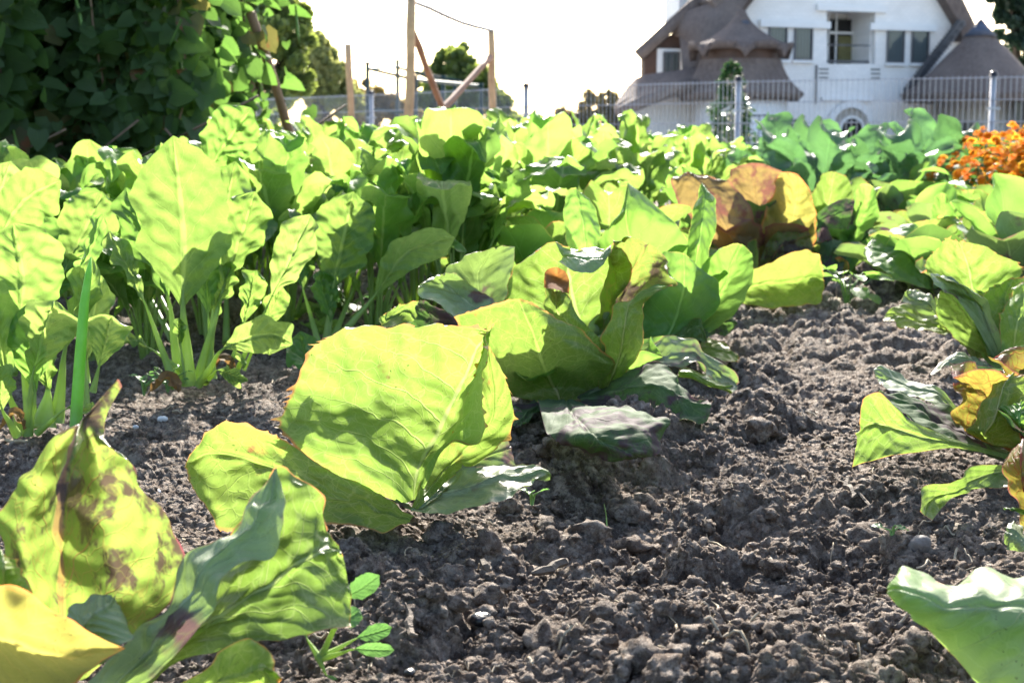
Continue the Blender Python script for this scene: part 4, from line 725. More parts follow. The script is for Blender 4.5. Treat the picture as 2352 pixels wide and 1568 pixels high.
# ---------------------------------------------------------------- soil
ms, t = newmat('garden_soil'); ob = obj_coord(t)
geo = t.n('ShaderNodeNewGeometry'); pos = geo.outputs['Position']
n1 = t.noise(pos, 9, 5, .6); n2 = t.noise(pos, 70, 5, .65); n3 = t.noise(pos, 900, 3, .7)
c = t.mix(t.step(n1, .35, .65), (.235,.178,.138), (.112,.083,.066))
c = t.mix(t.step(n2, .42, .64, 0, .85), c, (.46,.385,.32))
grain = t.step(n3, .60, .66)
c = t.mix(t.math('MULTIPLY', grain, .7), c, (.55,.50,.44))
dk = t.step(t.noise(pos, 260, 3, .6), .52, .66); c = t.mix(t.math('MULTIPLY', dk, .45), c, (.03,.025,.023))
hh = t.math('ADD', t.math('MULTIPLY', t.noise(pos, 140, 6, .7), 1.0), t.math('MULTIPLY', t.noise(pos, 600, 4, .7), .9))
hh = t.math('ADD', hh, t.math('MULTIPLY', t.vor(pos, 190), -.7))
t.out(t.pbsdf(c, .8, .15, t.bump(hh, 1., .009)))
M['soil'] = ms
def soil_h(x, y):
    wx = x+.012*noise2(x*28, y*28, 61)+.004*noise2(x*90, y*90, 63); wy = y+.012*noise2(x*28, y*28, 62)+.004*noise2(x*90, y*90, 64)
    h = .014*noise2(x*2.6, y*2.6, 51)+.011*noise2(x*8, y*8, 52)
    path = np.exp(-((x-(.16+.10*(y-1.2)))/.20)**2)       # the trodden, cloddy strip
    k = .45+.75*path+.35*noise2(x*3.1, y*3.1, 53)
    k = np.clip(k, .25, 1.5)
    h = h-.012*path+.024*np.clip(path, 0, 1)*np.cos((np.clip(y, .9, 2.2)-.93)*7.0)  # long swell added so the near slope catches sun, the next turns dark
    m1 = np.clip(.5+1.3*noise2(x*5, y*5, 57), 0, 1.3); m2 = np.clip(.55+1.1*noise2(x*9, y*9, 58), .1, 1.3)
    h = h+k*(.75*m1*lumps(wx, wy, .06, 71, .55)+.62*m2*lumps(wx+3, wy, .027, 72, .6)+.5*m2*lumps(wx, wy+5, .0125, 73, .7)+.6*lumps(wx+9, wy+2, .006, 74, .8)+.5*lumps(wx+1, wy+7, .0032, 75, .8))
    h = h+.0035*k*(1-np.abs(noise2(wx*45, wy*45, 54))*2)+.0032*(1-2*np.abs(noise2(x*120, y*120, 55)))+.0022*noise2(x*280, y*280, 56)
    return h-.027
rows = 1150; cols = 1000
py = np.linspace(1720, 392, rows); Yr = H0*F/(py-HOR)*1.0
s = np.linspace(-1, 1, cols)
Xg = s[None,:]*(.12+.42*Yr[:,None]); Yg = np.repeat(Yr[:,None], cols, 1)
jx = .0015*noise2(Xg*60, Yg*60, 81); Xg = Xg+jx
Z = soil_h(Xg, Yg)
far = np.clip((Yg-4)/6, 0, 1); Z = Z+np.clip((Yg-1.9)/1.5, 0, 1)*(1-far)*(1.1*lumps(Xg, Yg+3, .05, 91, .6)+.8*lumps(Xg+2, Yg, .022, 92, .7))
# push material sideways so that crumbs overhang a little
Xg = Xg+.0045*noise2(Xg*110, Yg*110+Z*80, 83)+.002*noise2(Xg*300, Yg*300+Z*200, 85); Yg2 = Yg+.0045*noise2(Xg*110+7, Yg*110+Z*80, 84)
soil = mesh_np('soil', np.stack([Xg, Yg2, Z], -1).reshape(-1,3), grid_faces(rows, cols)[:, ::-1], M['soil'])
tag(soil, 'dark crumbly garden soil with clods', kind='structure')
# loose clods
def blob(seed, sub=3, rough=.35, fr=1.6):
    import bmesh
    bm = bmesh.new(); bmesh.ops.create_icosphere(bm, subdivisions=sub, radius=1)
    V = np.array([v.co[:] for v in bm.verts]); Fc = np.array([[v.index for v in f.verts] for f in bm.faces]); bm.free()
    n = vnoise(V[:,0]*fr+seed, V[:,1]*fr, V[:,2]*fr, seed)*rough+vnoise(V[:,0]*fr*2.7+seed, V[:,1]*fr*2.7, V[:,2]*fr*2.7, seed+1)*rough*.6+vnoise(V[:,0]*fr*6+seed, V[:,1]*fr*6, V[:,2]*fr*6, seed+2)*rough*.35
    return V*(1+n)[:,None], Fc
B2 = [blob(i, 3, .45) for i in range(8)]; B1 = [blob(i+20, 2, .5) for i in range(10)]
Vs = []; Fs = []; nv_ = 0
r_ = np.random.RandomState(9)
for i in range(9000):
    u = r_.rand(); y = .86*(1/(1-u*.75)); 
    x = r_.uniform(-1,1)*(.08+.38*y)
    pth = math.exp(-((x-(.16+.10*(y-1.2)))/.24)**2)
    if r_.rand() > (.15+.6*pth)*(1+1.2*float(vnoise(np.array([x*6.]), np.array([y*6.]), 0, 5)[0])): continue
    sz = .0017*math.exp(abs(r_.normal())*.75)*(1+.25*y)
    if sz > .022: continue
    V, Fc = (B2 if sz > .007 else B1)[r_.randint(8)]
    z = float(soil_h(np.array([x]), np.array([y]))[0])
    a = r_.uniform(0,6.28); ca, sa = math.cos(a), math.sin(a); sc3 = np.array([1, r_.uniform(.6,1), r_.uniform(.55,.95)])*sz
    W = V*sc3; W = np.stack([W[:,0]*ca-W[:,1]*sa, W[:,0]*sa+W[:,1]*ca, W[:,2]], -1)+np.array([x, y, z+sz*.25])
    Vs.append(W); Fs.append(Fc+nv_); nv_ += len(W)
cl = mesh_np('soil_clods', np.concatenate(Vs), np.concatenate(Fs), M['soil'])
tag(cl, 'loose crumbs and clods of dark soil strewn over the bed', 'soil clods', kind='stuff')
# fibres and straw crumbs
fv = MB(); fr_ = random.Random(77)
for i in range(230):
    y = .95+1.6*fr_.random()**1.5; x = fr_.uniform(-.36,.36)*y; L = fr_.uniform(.006,.022); a = fr_.uniform(0,6.28); pts = []
    for j in range(5):
        a += fr_.uniform(-.45,.45); x += math.cos(a)*L/4; y += math.sin(a)*L/4
        pts.append((x, y, float(soil_h(np.array([x]), np.array([y]))[0])+.004+fr_.uniform(0,.003)))
    fv.tube(pts, fr_.choice([.0004,.0005,.0007,.0012]), 4)
fo_ = fv.build('straw_fibres', plain('pale_fibre', (.42,.35,.25), .8, .4, 30), None, True); tag(fo_, 'fine pale roots and straw crumbs scattered over the soil', 'plant debris', kind='stuff')
# stones
M['stone'] = plain('grey_stone', (.22,.20,.18), .8, .4, 40, .5, 300, col2=(.12,.10,.09))
M['whitestone'] = plain('white_stone', (.62,.62,.64), .6, .2, 60, .3, 300)
M['redstone'] = plain('brownish_stone', (.30,.16,.10), .8, .4, 60, .5, 300)
M['bark'] = plain('dead_wood', (.13,.10,.075), .85, .5, 60, .8, 200)
M['straw'] = plain('dry_straw', (.40,.32,.20), .8, .4, 60, .3, 200)
M['charcoal'] = plain('black_chip', (.02,.02,.022), .35, .3, 60, .5, 100)
stones = [(355,1075,12,'whitestone','small white pebble left of the central lettuce'),(310,952,7,'whitestone','tiny white chip on dark soil below the tall chard'),(372,932,12,'whitestone','rounded whitish pebble beside the dead brown leaf'),(2113,1215,30,'stone','grey rounded stone below the toothed hanging leaf on the right'),
          (2150,1290,38,'redstone','brown stone above the bottom right leaf'),(1655,1180,7,'whitestone','tiny white chip in the shade in the middle of the path'),(1105,1388,26,'charcoal','shiny black chip left of centre near the bottom'),(940,1510,16,'charcoal','dark flat chip near the bottom by the seedling'),(2010,1535,16,'stone','pale grey pebble at the bottom near the right corner'),(1697,1436,14,'redstone','reddish crumb of brick among the bottom clods')]
for i, (px, py_, r0, m_, lab) in enumerate(stones):
    b = G(px, py_+r0*.5); sz = r0/F*b[1]*1.0; V, Fc = blob(50+i, 3, .22, 1.1)
    z = float(soil_h(np.array([b[0]]), np.array([b[1]]))[0])
    o = mesh_np('stone', V*np.array([1,.8,.75])*sz, Fc, M[m_], loc=(b[0], b[1], z+sz*.45)); tag(o, lab, 'stone')
twigs = [((1215,1290),(1305,1268),.0045,'bark','piece of bark lying in the lower middle'),((1965,1115),(1940,1075),.004,'bark','short dark stick on the path at the right'),((1620,1120),(1700,1150),.0012,'straw','thin dry root across the lit clods right of the shade'),((1920,1060),(2000,1130),.0018,'bark','thin twig pointing at the right hand lettuce'),
         ((1260,1230),(1290,1245),.0018,'straw','short straw on the shaded soil below the centre'),((1380,1385),(1460,1392),.0012,'straw','pale straw on the clods at lower middle'),((1115,1335),(1122,1300),.004,'bark','upright splinter in the lower left soil'),((935,1440),(960,1490),.003,'bark','splinter beside the seedling'),((1530,1400),(1560,1460),.001,'straw','hair-thin root curling over the bottom clods'),
         ((1740,885),(1820,900),.003,'straw','straw lying across the path halfway up'),((1995,955),(2030,990),.003,'straw','bleached straw left of the right hand lettuces'),((150,1010),(210,1014),.0015,'bark','thin twig by the chard foot at the left'),((10,1018),(70,1030),.003,'straw','flattened straw at the far left below the chard'),((1640,1330),(1690,1400),.0012,'straw','thin root in the lit soil at lower right centre')]
for i, (a, b, r0, m_, lab) in enumerate(twigs):
    A = np.array(G(*a)); B = np.array(G(*b)); pts = []; rr = random.Random(i)
    for k in range(7):
        q = A+(B-A)*k/6; q[0] += rr.uniform(-.003,.003); q[1] += rr.uniform(-.004,.004)
        q[2] = float(soil_h(np.array([q[0]]), np.array([q[1]]))[0])+r0*1.2+.004; pts.append(q)
    zs = np.array([p[2] for p in pts]); zs = np.maximum(zs, zs.mean()); 
    for p, z in zip(pts, zs): p[2] = z
    bk = m_ == 'bark'; mb = MB(); mb.tube([tuple(p-pts[0]) for p in pts], [r0*rr.uniform(.6,1.2)*(.35 if j in (0,6) else 1) for j in range(7)], 5 if bk else 6); o = mb.build('twig', M[m_], None, not bk); o.scale = (1,1,.8); o.location = pts[0]; tag(o, lab, 'twig')
# dry leaves
for i, (px, py_, w, l, lab, m_) in enumerate([(375,912,70,34,'curled brown dead leaf lying at the foot of the tall chard','dryleaf'),(25,1000,60,30,'brown withered leaf at the left edge under the chard','dryleaf'),(510,862,50,26,'orange brown withered leaf beneath the chard stalks','dryleaf'),(705,742,90,40,'pale yellow withered leaf under the slim chard','chard_pale'),(540,858,40,22,'pale fallen leaf lit white by the sun right of the tall chard','chard_pale')]):
    b = G(px, py_+10); k = b[1]/F
    o = ribleaf([(-w*k/2,0,.01),(0,.01,.03),(w*k/2,0,.012)], (0,1,.3), l*k*1.6, m_, None, (0,0,0), 400+i, nu=24, nv=16, start=0, cup=.8, ruffle=.006, savoy=.004, stalk=False, name='fallen_leaf')
    o.location = b; tag(o, lab, 'fallen leaf')
# ground beyond
mg, t = newmat('lawn'); pos = t.n('ShaderNodeNewGeometry').outputs['Position']
c = t.mix(t.step(t.noise(pos, .6, 4), .4, .6), (.06,.10,.03), (.10,.12,.05)); c = t.mix(t.step(t.noise(pos, 14, 4), .3, .7, 0, .5), c, (.03,.06,.015))
t.out(t.pbsdf(c, .9, .2, t.bump(t.noise(pos, 40, 4), .8, .03)))
gr = mesh_np('ground', [(-700,-300,-.075),(700,-300,-.075),(700,900,-.075),(-700,900,-.075)], [(0,1,2,3)], mg); tag(gr, kind='structure')
M['gravel'] = plain('pale_paving', (.42,.39,.36), .85, .25, 3, .3, 60)
pv = MB(); pv.box(-60,60,11.2,60,-.07,-.035); o = pv.build('pavement_bounce', M['gravel']); tag(o, kind='structure')  # paving strip by the fence, extended to the house to bounce sunlight
# ---------------------------------------------------------------- runner beans
def bean_vine(name, label, box, n, seed, slope, npoles, group='bean vines climbing their poles'):
    x0, x1, y0, y1, z1 = box; b = ((x0+x1)/2, (y0+y1)/2, 0); root = empty(name, b, 0, label, 'bean vine', group)
    r_ = np.random.RandomState(seed); st = {}
    # hanging strands give the wall its folds
    strands = [(r_.uniform(x0, x1), r_.uniform(y0, y1)) for _ in range(int(26*(x1-x0)/1.2)+4)]
    def pt(q):
        sx, sy = strands[q.randint(len(strands))]
        z = q.uniform(.12, z1)**1. ; k = 1-z/z1*slope
        x = b[0]+(sx-b[0])*k+q.normal()*.07; y = b[1]+(sy-b[1])*(1-z/z1*.25)+q.normal()*.05
        out = -1 if y < b[1] else 1
        d = (q.normal()*.75, out*.35+q.normal()*.6, -q.uniform(.0,1.1)); nn = (q.normal()*.7, out*q.uniform(.2,1.2), q.uniform(-.2,1.))
        if x < x0+.12 or x > x1-.12: d = (d[0]+(.7 if x > b[0] else -.7), d[1], d[2])
        if q.rand() < .06: x += abs(q.normal())*.10*(1 if q.rand() < .8 else -1)
        return (x-b[0], y-b[1], z), d, nn, q.uniform(.4,1.3)
    V, Fc, UV = small_leaves(int(n*.93), pt, .066, seed, heart=True); mesh_np('foliage', V, Fc, M['bean'], root, UV)
    V, Fc, UV = small_leaves(int(n*.04), pt, .080, seed+1, heart=True); mesh_np('withered_foliage', V, Fc, M['bean_old'], root, UV)
    mb = MB(); q = random.Random(seed)
    for sx, sy in strands:
        pts = []
        for i in range(10):
            z = z1*i/9; k = 1-z/z1*slope; pts.append(((sx-b[0])*k+q.uniform(-.03,.03), (sy-b[1])+q.uniform(-.03,.03), z))
        mb.tube(pts, .004, 5)
    for _ in range(14):
        a = (q.uniform(x0,x1)-b[0], y0-b[1]-.05+q.uniform(-.1,.1), q.uniform(.02,.15)); mb.tube([a, (a[0]+q.uniform(-.2,.2), a[1]+q.uniform(-.05,.05), a[2]+q.uniform(.1,.2)), (a[0]+q.uniform(-.4,.4), a[1], a[2]+q.uniform(.2,.4))], .004, 5)
    mb.build('stem', M['vine'], root, True)
    for _ in range(int(n/90)):
        p, d, nn, s = pt(r_); x, y, z = p; L = r_.uniform(.10,.17); w = r_.uniform(-.03,.03)
        pd_ = MB(); pd_.tube([(x,y,z),(x+w*.4,y,z-L*.35),(x+w*.7,y,z-L*.7),(x+w*1.6,y,z-L)], [.003,.006,.006,.001], 6)
        pd_.build('bean_pod', M['stem'], root, True)
    return root
M['vine'] = plain('brown_vine_stem', (.20,.13,.08), .7, .4, 40)
def Xat(px, Y): return (px-CX)/F*Y
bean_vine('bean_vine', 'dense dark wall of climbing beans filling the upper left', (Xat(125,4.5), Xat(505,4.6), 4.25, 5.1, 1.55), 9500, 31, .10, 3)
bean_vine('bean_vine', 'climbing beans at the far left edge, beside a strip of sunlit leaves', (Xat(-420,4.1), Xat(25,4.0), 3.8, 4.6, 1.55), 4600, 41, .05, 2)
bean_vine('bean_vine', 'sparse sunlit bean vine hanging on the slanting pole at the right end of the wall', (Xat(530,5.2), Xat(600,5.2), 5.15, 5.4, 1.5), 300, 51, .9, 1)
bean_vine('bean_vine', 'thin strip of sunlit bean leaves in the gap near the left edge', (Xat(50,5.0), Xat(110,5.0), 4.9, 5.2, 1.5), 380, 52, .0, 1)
M['pole'] = plain('stripped_wood_pole', (.66,.42,.23), .7, .25, 14, .4, 60, col2=(.48,.29,.16))
M['pole_dark'] = plain('brown_wood_brace', (.36,.20,.13), .75, .3, 14, .4, 60)
M['steel'] = plain('grey_steel_tube', (.18,.20,.24), .4, .2, 10)
def pole(a, b, r0, mat, name='wooden_pole', label=None, cat='pole', group=None, wob=.004, parent=None, shift=None, seed=0):
    q = random.Random(seed); A = Vector(a); B = Vector(b); n = 7; mb = MB()
    pts = [A+(B-A)*i/n+Vector((q.uniform(-wob,wob), q.uniform(-wob,wob), 0)) for i in range(n+1)]
    mb.tube([p-A for p in pts] if not parent else [p-Vector(shift) for p in pts], [r0*q.uniform(.93,1.07) for _ in pts], 12)
    o = mb.build(name, mat, parent, True)
    if not parent: o.location = A
    if label: tag(o, label, cat, group)
    return o
def PG(px, py, Y): p = P(px, py, Y); return (p[0], p[1], -.05)
tp = P(560, -20, 5.0); pole((Xat(752,5.6), 5.6, -.03), P(575,30,5.15), .017, M['pole_dark'], label='slanting brown pole at the right side of the bean wall', seed=3)
a = PG(812, 300, 9.5); b = P(800, 102, 9.5); pole(a, b, .021, M['pole'], label='lone upright wooden post between the beans and the pole frame', cat='post', seed=4)
# wooden frame
fr = empty('pole_frame', PG(935,300,8.2), 0, 'open frame of two upright wooden poles, crossed braces and a thin top bar', 'frame')
S = fr.location
pole(PG(932,300,8.2), P(945,-6,8.2), .026, M['pole'], 'upright_pole', parent=fr, shift=S, seed=5)
pole(PG(1136,300,10.), P(1128,68,10.), .024, M['pole'], 'upright_pole', parent=fr, shift=S, seed=6)
pole(P(1045,320,9.4), P(949,72,8.3), .020, M['pole_dark'], 'brace', parent=fr, shift=S, seed=7, wob=.006)
pole(P(960,312,8.8), P(1127,132,9.95), .022, M['pole_dark'], 'brace', parent=fr, shift=S, seed=8)
mb = MB(); mb.tube([Vector(P(*q))-S for q in [(944,2,8.2),(985,18,8.6),(1020,35,9.),(1060,52,9.4),(1095,62,9.7),(1130,70,10.)]], .013, 10); mb.build('top_bar', M['steel'], fr, True)
mb = MB(); mb.tube([Vector(P(*q))-S for q in [(1062,20,9.6),(1090,38,9.8),(1122,60,9.95),(1128,70,10.)]], .003, 6); mb.tube([Vector(P(*q))-S for q in [(944,-3,8.2),(915,5,8.0),(880,15,7.8)]], .003, 6); mb.build('wire', M['steel'], fr, True)
# dark green steel climbing frame
M['dgreen'] = plain('dark_green_painted_steel', (.015,.045,.04), .35, .2, 10)
cf = empty('climbing_frame', PG(844,330,22), 0, 'dark green metal tube climbing frame seen behind the wooden poles', 'climbing frame'); S = Vector(cf.location)
Yc = {844:22, 913:24, 954:20, 1018:22, 1045:24, 1105:21}
tops = {844:147, 913:142, 954:178, 1018:178, 1045:192, 1105:196}
for i, px in enumerate(Yc):
    mb = MB(); y = Yc[px]; A = Vector(PG(px, 300, y)); B = Vector(P(px, tops[px], y)); mb.tube([A-S, B-S], .032, 10)
    c_ = B-S; mb.tube([c_, c_+Vector((0,0,.03))], .042, 10); mb.build('upright_post', M['dgreen'], cf, True)
def bar(p, q, r0=.024):
    mb = MB(); mb.tube([Vector(P(*p))-S, Vector(P(*q))-S], r0, 8); mb.build('crossbar', M['dgreen'], cf, True)
bar((844,158,22),(913,154,24)); bar((844,158,22),(954,184,20)); bar((913,155,24),(1045,197,24)); bar((954,184,20),(1105,198,21)); bar((954,165,22),(1018,180,22)); bar((1018,180,22),(1105,196,21)); bar((844,250,22),(954,262,20))
# ---------------------------------------------------------------- mesh fence
M['galv'] = plain('galvanised_steel', (.42,.45,.50), .35, .2, 6, metal=.3)
M['cap'] = plain('black_cap', (.02,.02,.025), .4)
fpts = [(300,22.5),(590,20.2),(857,18.1),(1208,15.9),(1688,14.25),(2265,13.3),(2890,12.6)]
FX = [(Xat(px, y), y) for px, y in fpts]
mf = empty('mesh_fence', (FX[3][0], FX[3][1], -.05), 0, 'galvanised wire mesh fence with black-capped round posts in front of the house', 'fence'); S = Vector(mf.location)
FH = .99
for (x, y) in FX:
    mb = MB(); mb.tube([Vector((x,y,-.05))-S, Vector((x,y,FH-.02))-S], .028, 14); po = mb.build('post', M['galv'], mf, True)
    mb = MB(); mb.tube([Vector((x,y,FH-.02))-S, Vector((x,y,FH+.015))-S, Vector((x,y,FH+.03))-S], [.036,.036,.02], 14); mb.build('cap', M['cap'], po, True)
    mb = MB(); [mb.box(x-S.x-.06, x-S.x+.06, y-S.y-.045, y-S.y-.03, z, z+.02) for z in (FH-.27, FH-.62)]; mb.build('clamp', M['galv'], po)
for i in range(len(FX)-1):
    a = Vector((*FX[i], 0)); b = Vector((*FX[i+1], 0)); L = (b-a).length; mb = MB(); n = int(L/.05)
    if i < 1: n //= 2
    off = (b-a).normalized().cross(Vector((0,0,1)))*.035
    for z in (FH-.03, FH-.23, FH-.43, FH-.63, FH-.83, FH-.98):
        for sgn in (1, -1):
            mb.tube([a-S+Vector((0,0,z))+off*(1+.12*sgn), b-S+Vector((0,0,z))+off*(1+.12*sgn)], .0042, 4)
    for k in range(1, n):
        p = a+(b-a)*k/n-S+off; mb.tube([p+Vector((0,0,.02)), p+Vector((0,0,FH-.01))], .003, 4)
    mb.build('mesh_panel', M['galv'], mf)
# ---------------------------------------------------------------- trees
def foliage_mat(name, a, tr):
    m, t = newmat(name); pos = t.n('ShaderNodeNewGeometry').outputs['Position']
    n = t.noise(pos, 1.3, 4); c = t.mix(t.step(n, .35, .65), a, tuple(x*.5 for x in a)); n2 = t.noise(pos, 7, 3)
    c = t.mix(t.step(n2, .4, .7, 0, .6), c, tuple(min(1,x*1.8) for x in a))
    pr = t.pbsdf(c, .45, .5); tl = t.n('ShaderNodeBsdfTranslucent'); tl.inputs[0].default_value = (*tr, 1)
    mx = t.n('ShaderNodeMixShader'); mx.inputs[0].default_value = .4; t.link(pr, mx.inputs[1]); t.link(tl.outputs[0], mx.inputs[2]); t.out(mx.outputs[0]); return m
M['tree'] = foliage_mat('tree_foliage', (.10,.15,.05), (.42,.52,.10)); M['olive'] = foliage_mat('olive_foliage', (.18,.21,.08), (.52,.55,.18))  # tree crown tones lightened to stand in for distance haze
M['conifer'] = foliage_mat('dark_foliage', (.022,.05,.035), (.06,.12,.05)); M['autumn'] = foliage_mat('turning_foliage', (.16,.13,.05), (.42,.32,.10))
M['barkt'] = plain('tree_bark', (.10,.08,.06), .9, .4, 6, .6, 20)
def tree(label, x, y, blobs, leaf, n, mat, seed, cat='tree', name='tree', group=None, trunk=True, upright=False):
    """blobs: (dx, dz, r) puffs of the crown in metres"""
    root = empty(name, (x, y, -.06), 0, label, cat, group); r_ = np.random.RandomState(seed)
    cl = []
    for (dx, dz, r0) in blobs:
        for _ in range(int(16+10*r0)):
            v = r_.normal(size=3); v /= np.linalg.norm(v); q = r_.uniform(.45,1.05)*r0
            cl.append((dx+v[0]*q, v[1]*q, dz+v[2]*q*.9, r0*r_.uniform(.16,.34)))
    cl = np.array(cl)
    idx = r_.randint(len(cl), size=n); c = cl[idx]; v = r_.normal(size=(n,3)); v /= np.linalg.norm(v, axis=1, keepdims=True)
    p = c[:,:3]+v*(c[:,3:]*r_.uniform(.2,1.,(n,1))**.6); p[:,2] = np.maximum(p[:,2], .1)
    d = r_.normal(size=(n,3))+v*.8; 
    if upright: d[:,2] = np.abs(d[:,2])+.6
    d /= np.linalg.norm(d, axis=1, keepdims=True); e = np.cross(d, r_.normal(size=(n,3))); e /= np.linalg.norm(e, axis=1, keepdims=True)
    L = leaf*r_.uniform(.6,1.4,(n,1)); w = L*.33
    V = np.stack([p-d*L*.5, p+e*w, p+d*L*.5, p-e*w], 1).reshape(-1,3); Fc = np.arange(n*4).reshape(-1,4)
    mesh_np('crown', V, Fc, M[mat], root, smooth=False)
    if trunk:
        mb = MB(); top = max(b[1] for b in blobs); R0 = max(.04, top*.035); q = random.Random(seed)
        mb.tube([(0,0,0),(q.uniform(-.05,.05)*top,0,top*.35),(q.uniform(-.08,.08)*top,0,top*.7),(0,0,top)], [R0,R0*.75,R0*.45,R0*.12], 9)
        for (dx, dz, r0) in blobs: mb.tube([(0,0,top*.25),(dx*.5,q.uniform(-.2,.2)*r0,(top*.3+dz)/2),(dx,q.uniform(-.5,.5)*r0,dz)], [R0*.5,R0*.3,R0*.1], 6)
        mb.build('trunk', M['barkt'], root, True)
    return root
def TR(px, Y, blobs_px, **kw):
    """blobs in picture px: (x, y, r)"""
    k = Y/F; x = Xat(px, Y); bl = [((bx-px)*k, .36+.06+(HOR-by)*k*1.0, br*k) for bx, by, br in blobs_px]
    return (x, Y, bl)
x, y, b = TR(600, 32, [(560,60,120),(640,50,72),(680,90,55),(620,0,80),(690,40,30),(650,150,70),(600,220,90),(690,200,45),(500,150,120),(660,120,50)]); tree('tall dark green tree rising right behind the bean wall', x, y, b, .17, 42000, 'tree', 1)
x, y, b = TR(745, 46, [(735,120,44),(760,180,50),(752,150,48),(770,200,48),(715,200,52),(800,240,40),(745,260,60)]); tree('pale feathery olive tree left of the lone wooden post', x, y, b, .17, 26000, 'olive', 2, upright=True)
x, y, b = TR(830, 60, [(820,215,36),(870,240,42),(840,265,45),(905,250,36),(940,270,40)]); tree('low yellowish bush behind the climbing frame', x, y, b, .2, 9000, 'autumn', 3, 'bush', 'bush')
x, y, b = TR(1060, 70, [(1045,150,48),(1060,200,70),(1000,190,42),(1085,180,44),(1020,235,60),(1100,240,55),(1140,260,40),(975,250,45),(1150,240,25)]); tree('rounded dark tree seen through the crossed braces', x, y, b, .26, 38000, 'tree', 4)
x, y, b = TR(1360, 75, [(1350,258,42),(1400,245,32),(1440,270,40),(1300,280,32),(1370,290,50),(1470,285,30)]); tree('low rounded bush with brownish top left of the thatched house', x, y, b, .26, 10000, 'autumn', 5, 'bush', 'bush')
x, y, b = TR(1210, 90, [(1190,285,30),(1160,270,30),(1230,300,24),(1270,305,25)]); tree('distant low shrub on the horizon in the gap', x, y, b, .3, 4000, 'tree', 6, 'bush', 'bush')
x, y, b = TR(2330, 58, [(2290,30,45),(2330,70,60),(2370,10,70),(2380,120,80),(2280,-20,50),(2340,-40,60),(2400,200,90),(2360,-90,60)]); tree('dark conifer behind the right gable of the house', x, y, b, .26, 24000, 'conifer', 7)
x, y, b = TR(680, 24, [(640,290,40),(700,300,32),(760,310,30),(590,280,50)]); tree('dark low shrubs behind the fence between beans and post', x, y, b, .09, 9000, 'tree', 8, 'bush', 'bush', trunk=True)
# holly
x = Xat(1672, 17); hr = empty('holly_bush', (x, 17, -.05), 0, 'slender cone-shaped holly with glinting leaves in front of the left bay of the house', 'holly')
M['holly'] = leaf_mat('holly_leaf', (.035,.09,.035), (.12,.25,.04), (.06,.12,.04), bare=True, rough=.16, tfac=.25)
def hol(q):
    z = .02+1.33*q.rand()**1.3; R0 = .36*(1-(z/1.38))**.8*(1+.25*math.sin(z*17+q.rand()))+.02; a = q.uniform(0,6.28); rr_ = R0*q.uniform(.5,1.05)
    return (rr_*math.cos(a), rr_*math.sin(a), z), (math.cos(a)+q.normal()*.5, math.sin(a)+q.normal()*.5, q.normal()*.5), (q.normal(), q.normal(), 1), q.uniform(.6,1.2)
V, Fc, UV = small_leaves(2600, hol, .065, 5, aspect=2); mesh_np('foliage', V, Fc, M['holly'], hr, UV)
mb = MB(); mb.tube([(0,0,0),(.01,0,.5),(0,0,1.33)], [.02,.012,.004], 7)
for k in range(26):
    a = k*2.4; z = .08+k*.045; mb.tube([(0,0,z),(math.cos(a)*.28*(1-z),math.sin(a)*.28*(1-z),z+.1)], [.006,.002], 5)
mb.build('stem', M['barkt'], hr, True)
# ---------------------------------------------------------------- thatched house
KX = .33; HO = np.array(P(1960, 330, 50.)); ux = np.array([1, KX, 0])/math.hypot(1, KX); un = np.array([ux[1], -ux[0], 0])   # un points toward the camera
def hp(px, py, off=0.):
    """picture point -> (a, n, z) on the plane lying off metres in front of the facade"""
    d = np.array(P(px, py, 10.))-np.array([0,0,H0]); o = np.array([0,0,H0])
    t_ = ((HO+un*off-o)@un)/(d@un); q = o+d*t_-HO
    return (q@ux, off, q[2])
hz = math.atan2(ux[1], ux[0])
house = empty('thatched_house', tuple(HO*[1,1,0]), hz, 'white brick villa with grey thatched roofs, a recessed balcony and flared cone-roofed bays', 'house')
# local frame: x along facade, y = into the house (negative towards the camera), z up ; HO z cancels
def LP_(q): return (q[0], -q[1], q[2]+HO[2])
mw, t = newmat('white_painted_brick'); ob = obj_coord(t)
br = t.n('ShaderNodeTexBrick'); mp = t.n('ShaderNodeMapping'); mp.inputs['Rotation'].default_value = (R(90),0,0); t.link(ob, mp.inputs[0]); t.link(mp.outputs[0], br.inputs[0])
br.inputs['Scale'].default_value = 2.2; br.inputs['Mortar Size'].default_value = .012; br.inputs['Color1'].default_value = (.86,.84,.82,1); br.inputs['Color2'].default_value = (.80,.785,.77,1); br.inputs['Mortar'].default_value = (.66,.65,.64,1)
c = t.mix(t.step(t.noise(ob, .7, 4), .45, .75, 0, .35), br.outputs[0], (.55,.53,.50)); t.out(t.pbsdf(c, .7, .3, t.bump(br.outputs[1], .3, .02)))
M['wall'] = mw
mt, t = newmat('weathered_thatch'); ob = obj_coord(t); mp = t.n('ShaderNodeMapping'); mp.inputs['Scale'].default_value = (6,6,1.2); t.link(ob, mp.inputs[0])
n = t.noise(mp.outputs[0], 2.2, 6, .8); n2 = t.noise(ob, .8, 4)
c = t.mix(t.step(n, .3, .7), (.26,.21,.19), (.12,.095,.088)); c = t.mix(t.step(n2, .4, .7, 0, .5), c, (.30,.25,.225)); t.out(t.pbsdf(c, .9, .2, t.bump(n, 1., .12)))
M['thatch'] = mt
M['woodt'] = plain('stained_timber', (.09,.05,.035), .6, .3, 3); M['lead'] = plain('lead_cap', (.07,.09,.14), .45, .3, 3); M['frame'] = plain('window_frame_paint', (.10,.10,.11), .5)
M['trim'] = plain('white_trim', (.80,.80,.80), .6, .05, 2)
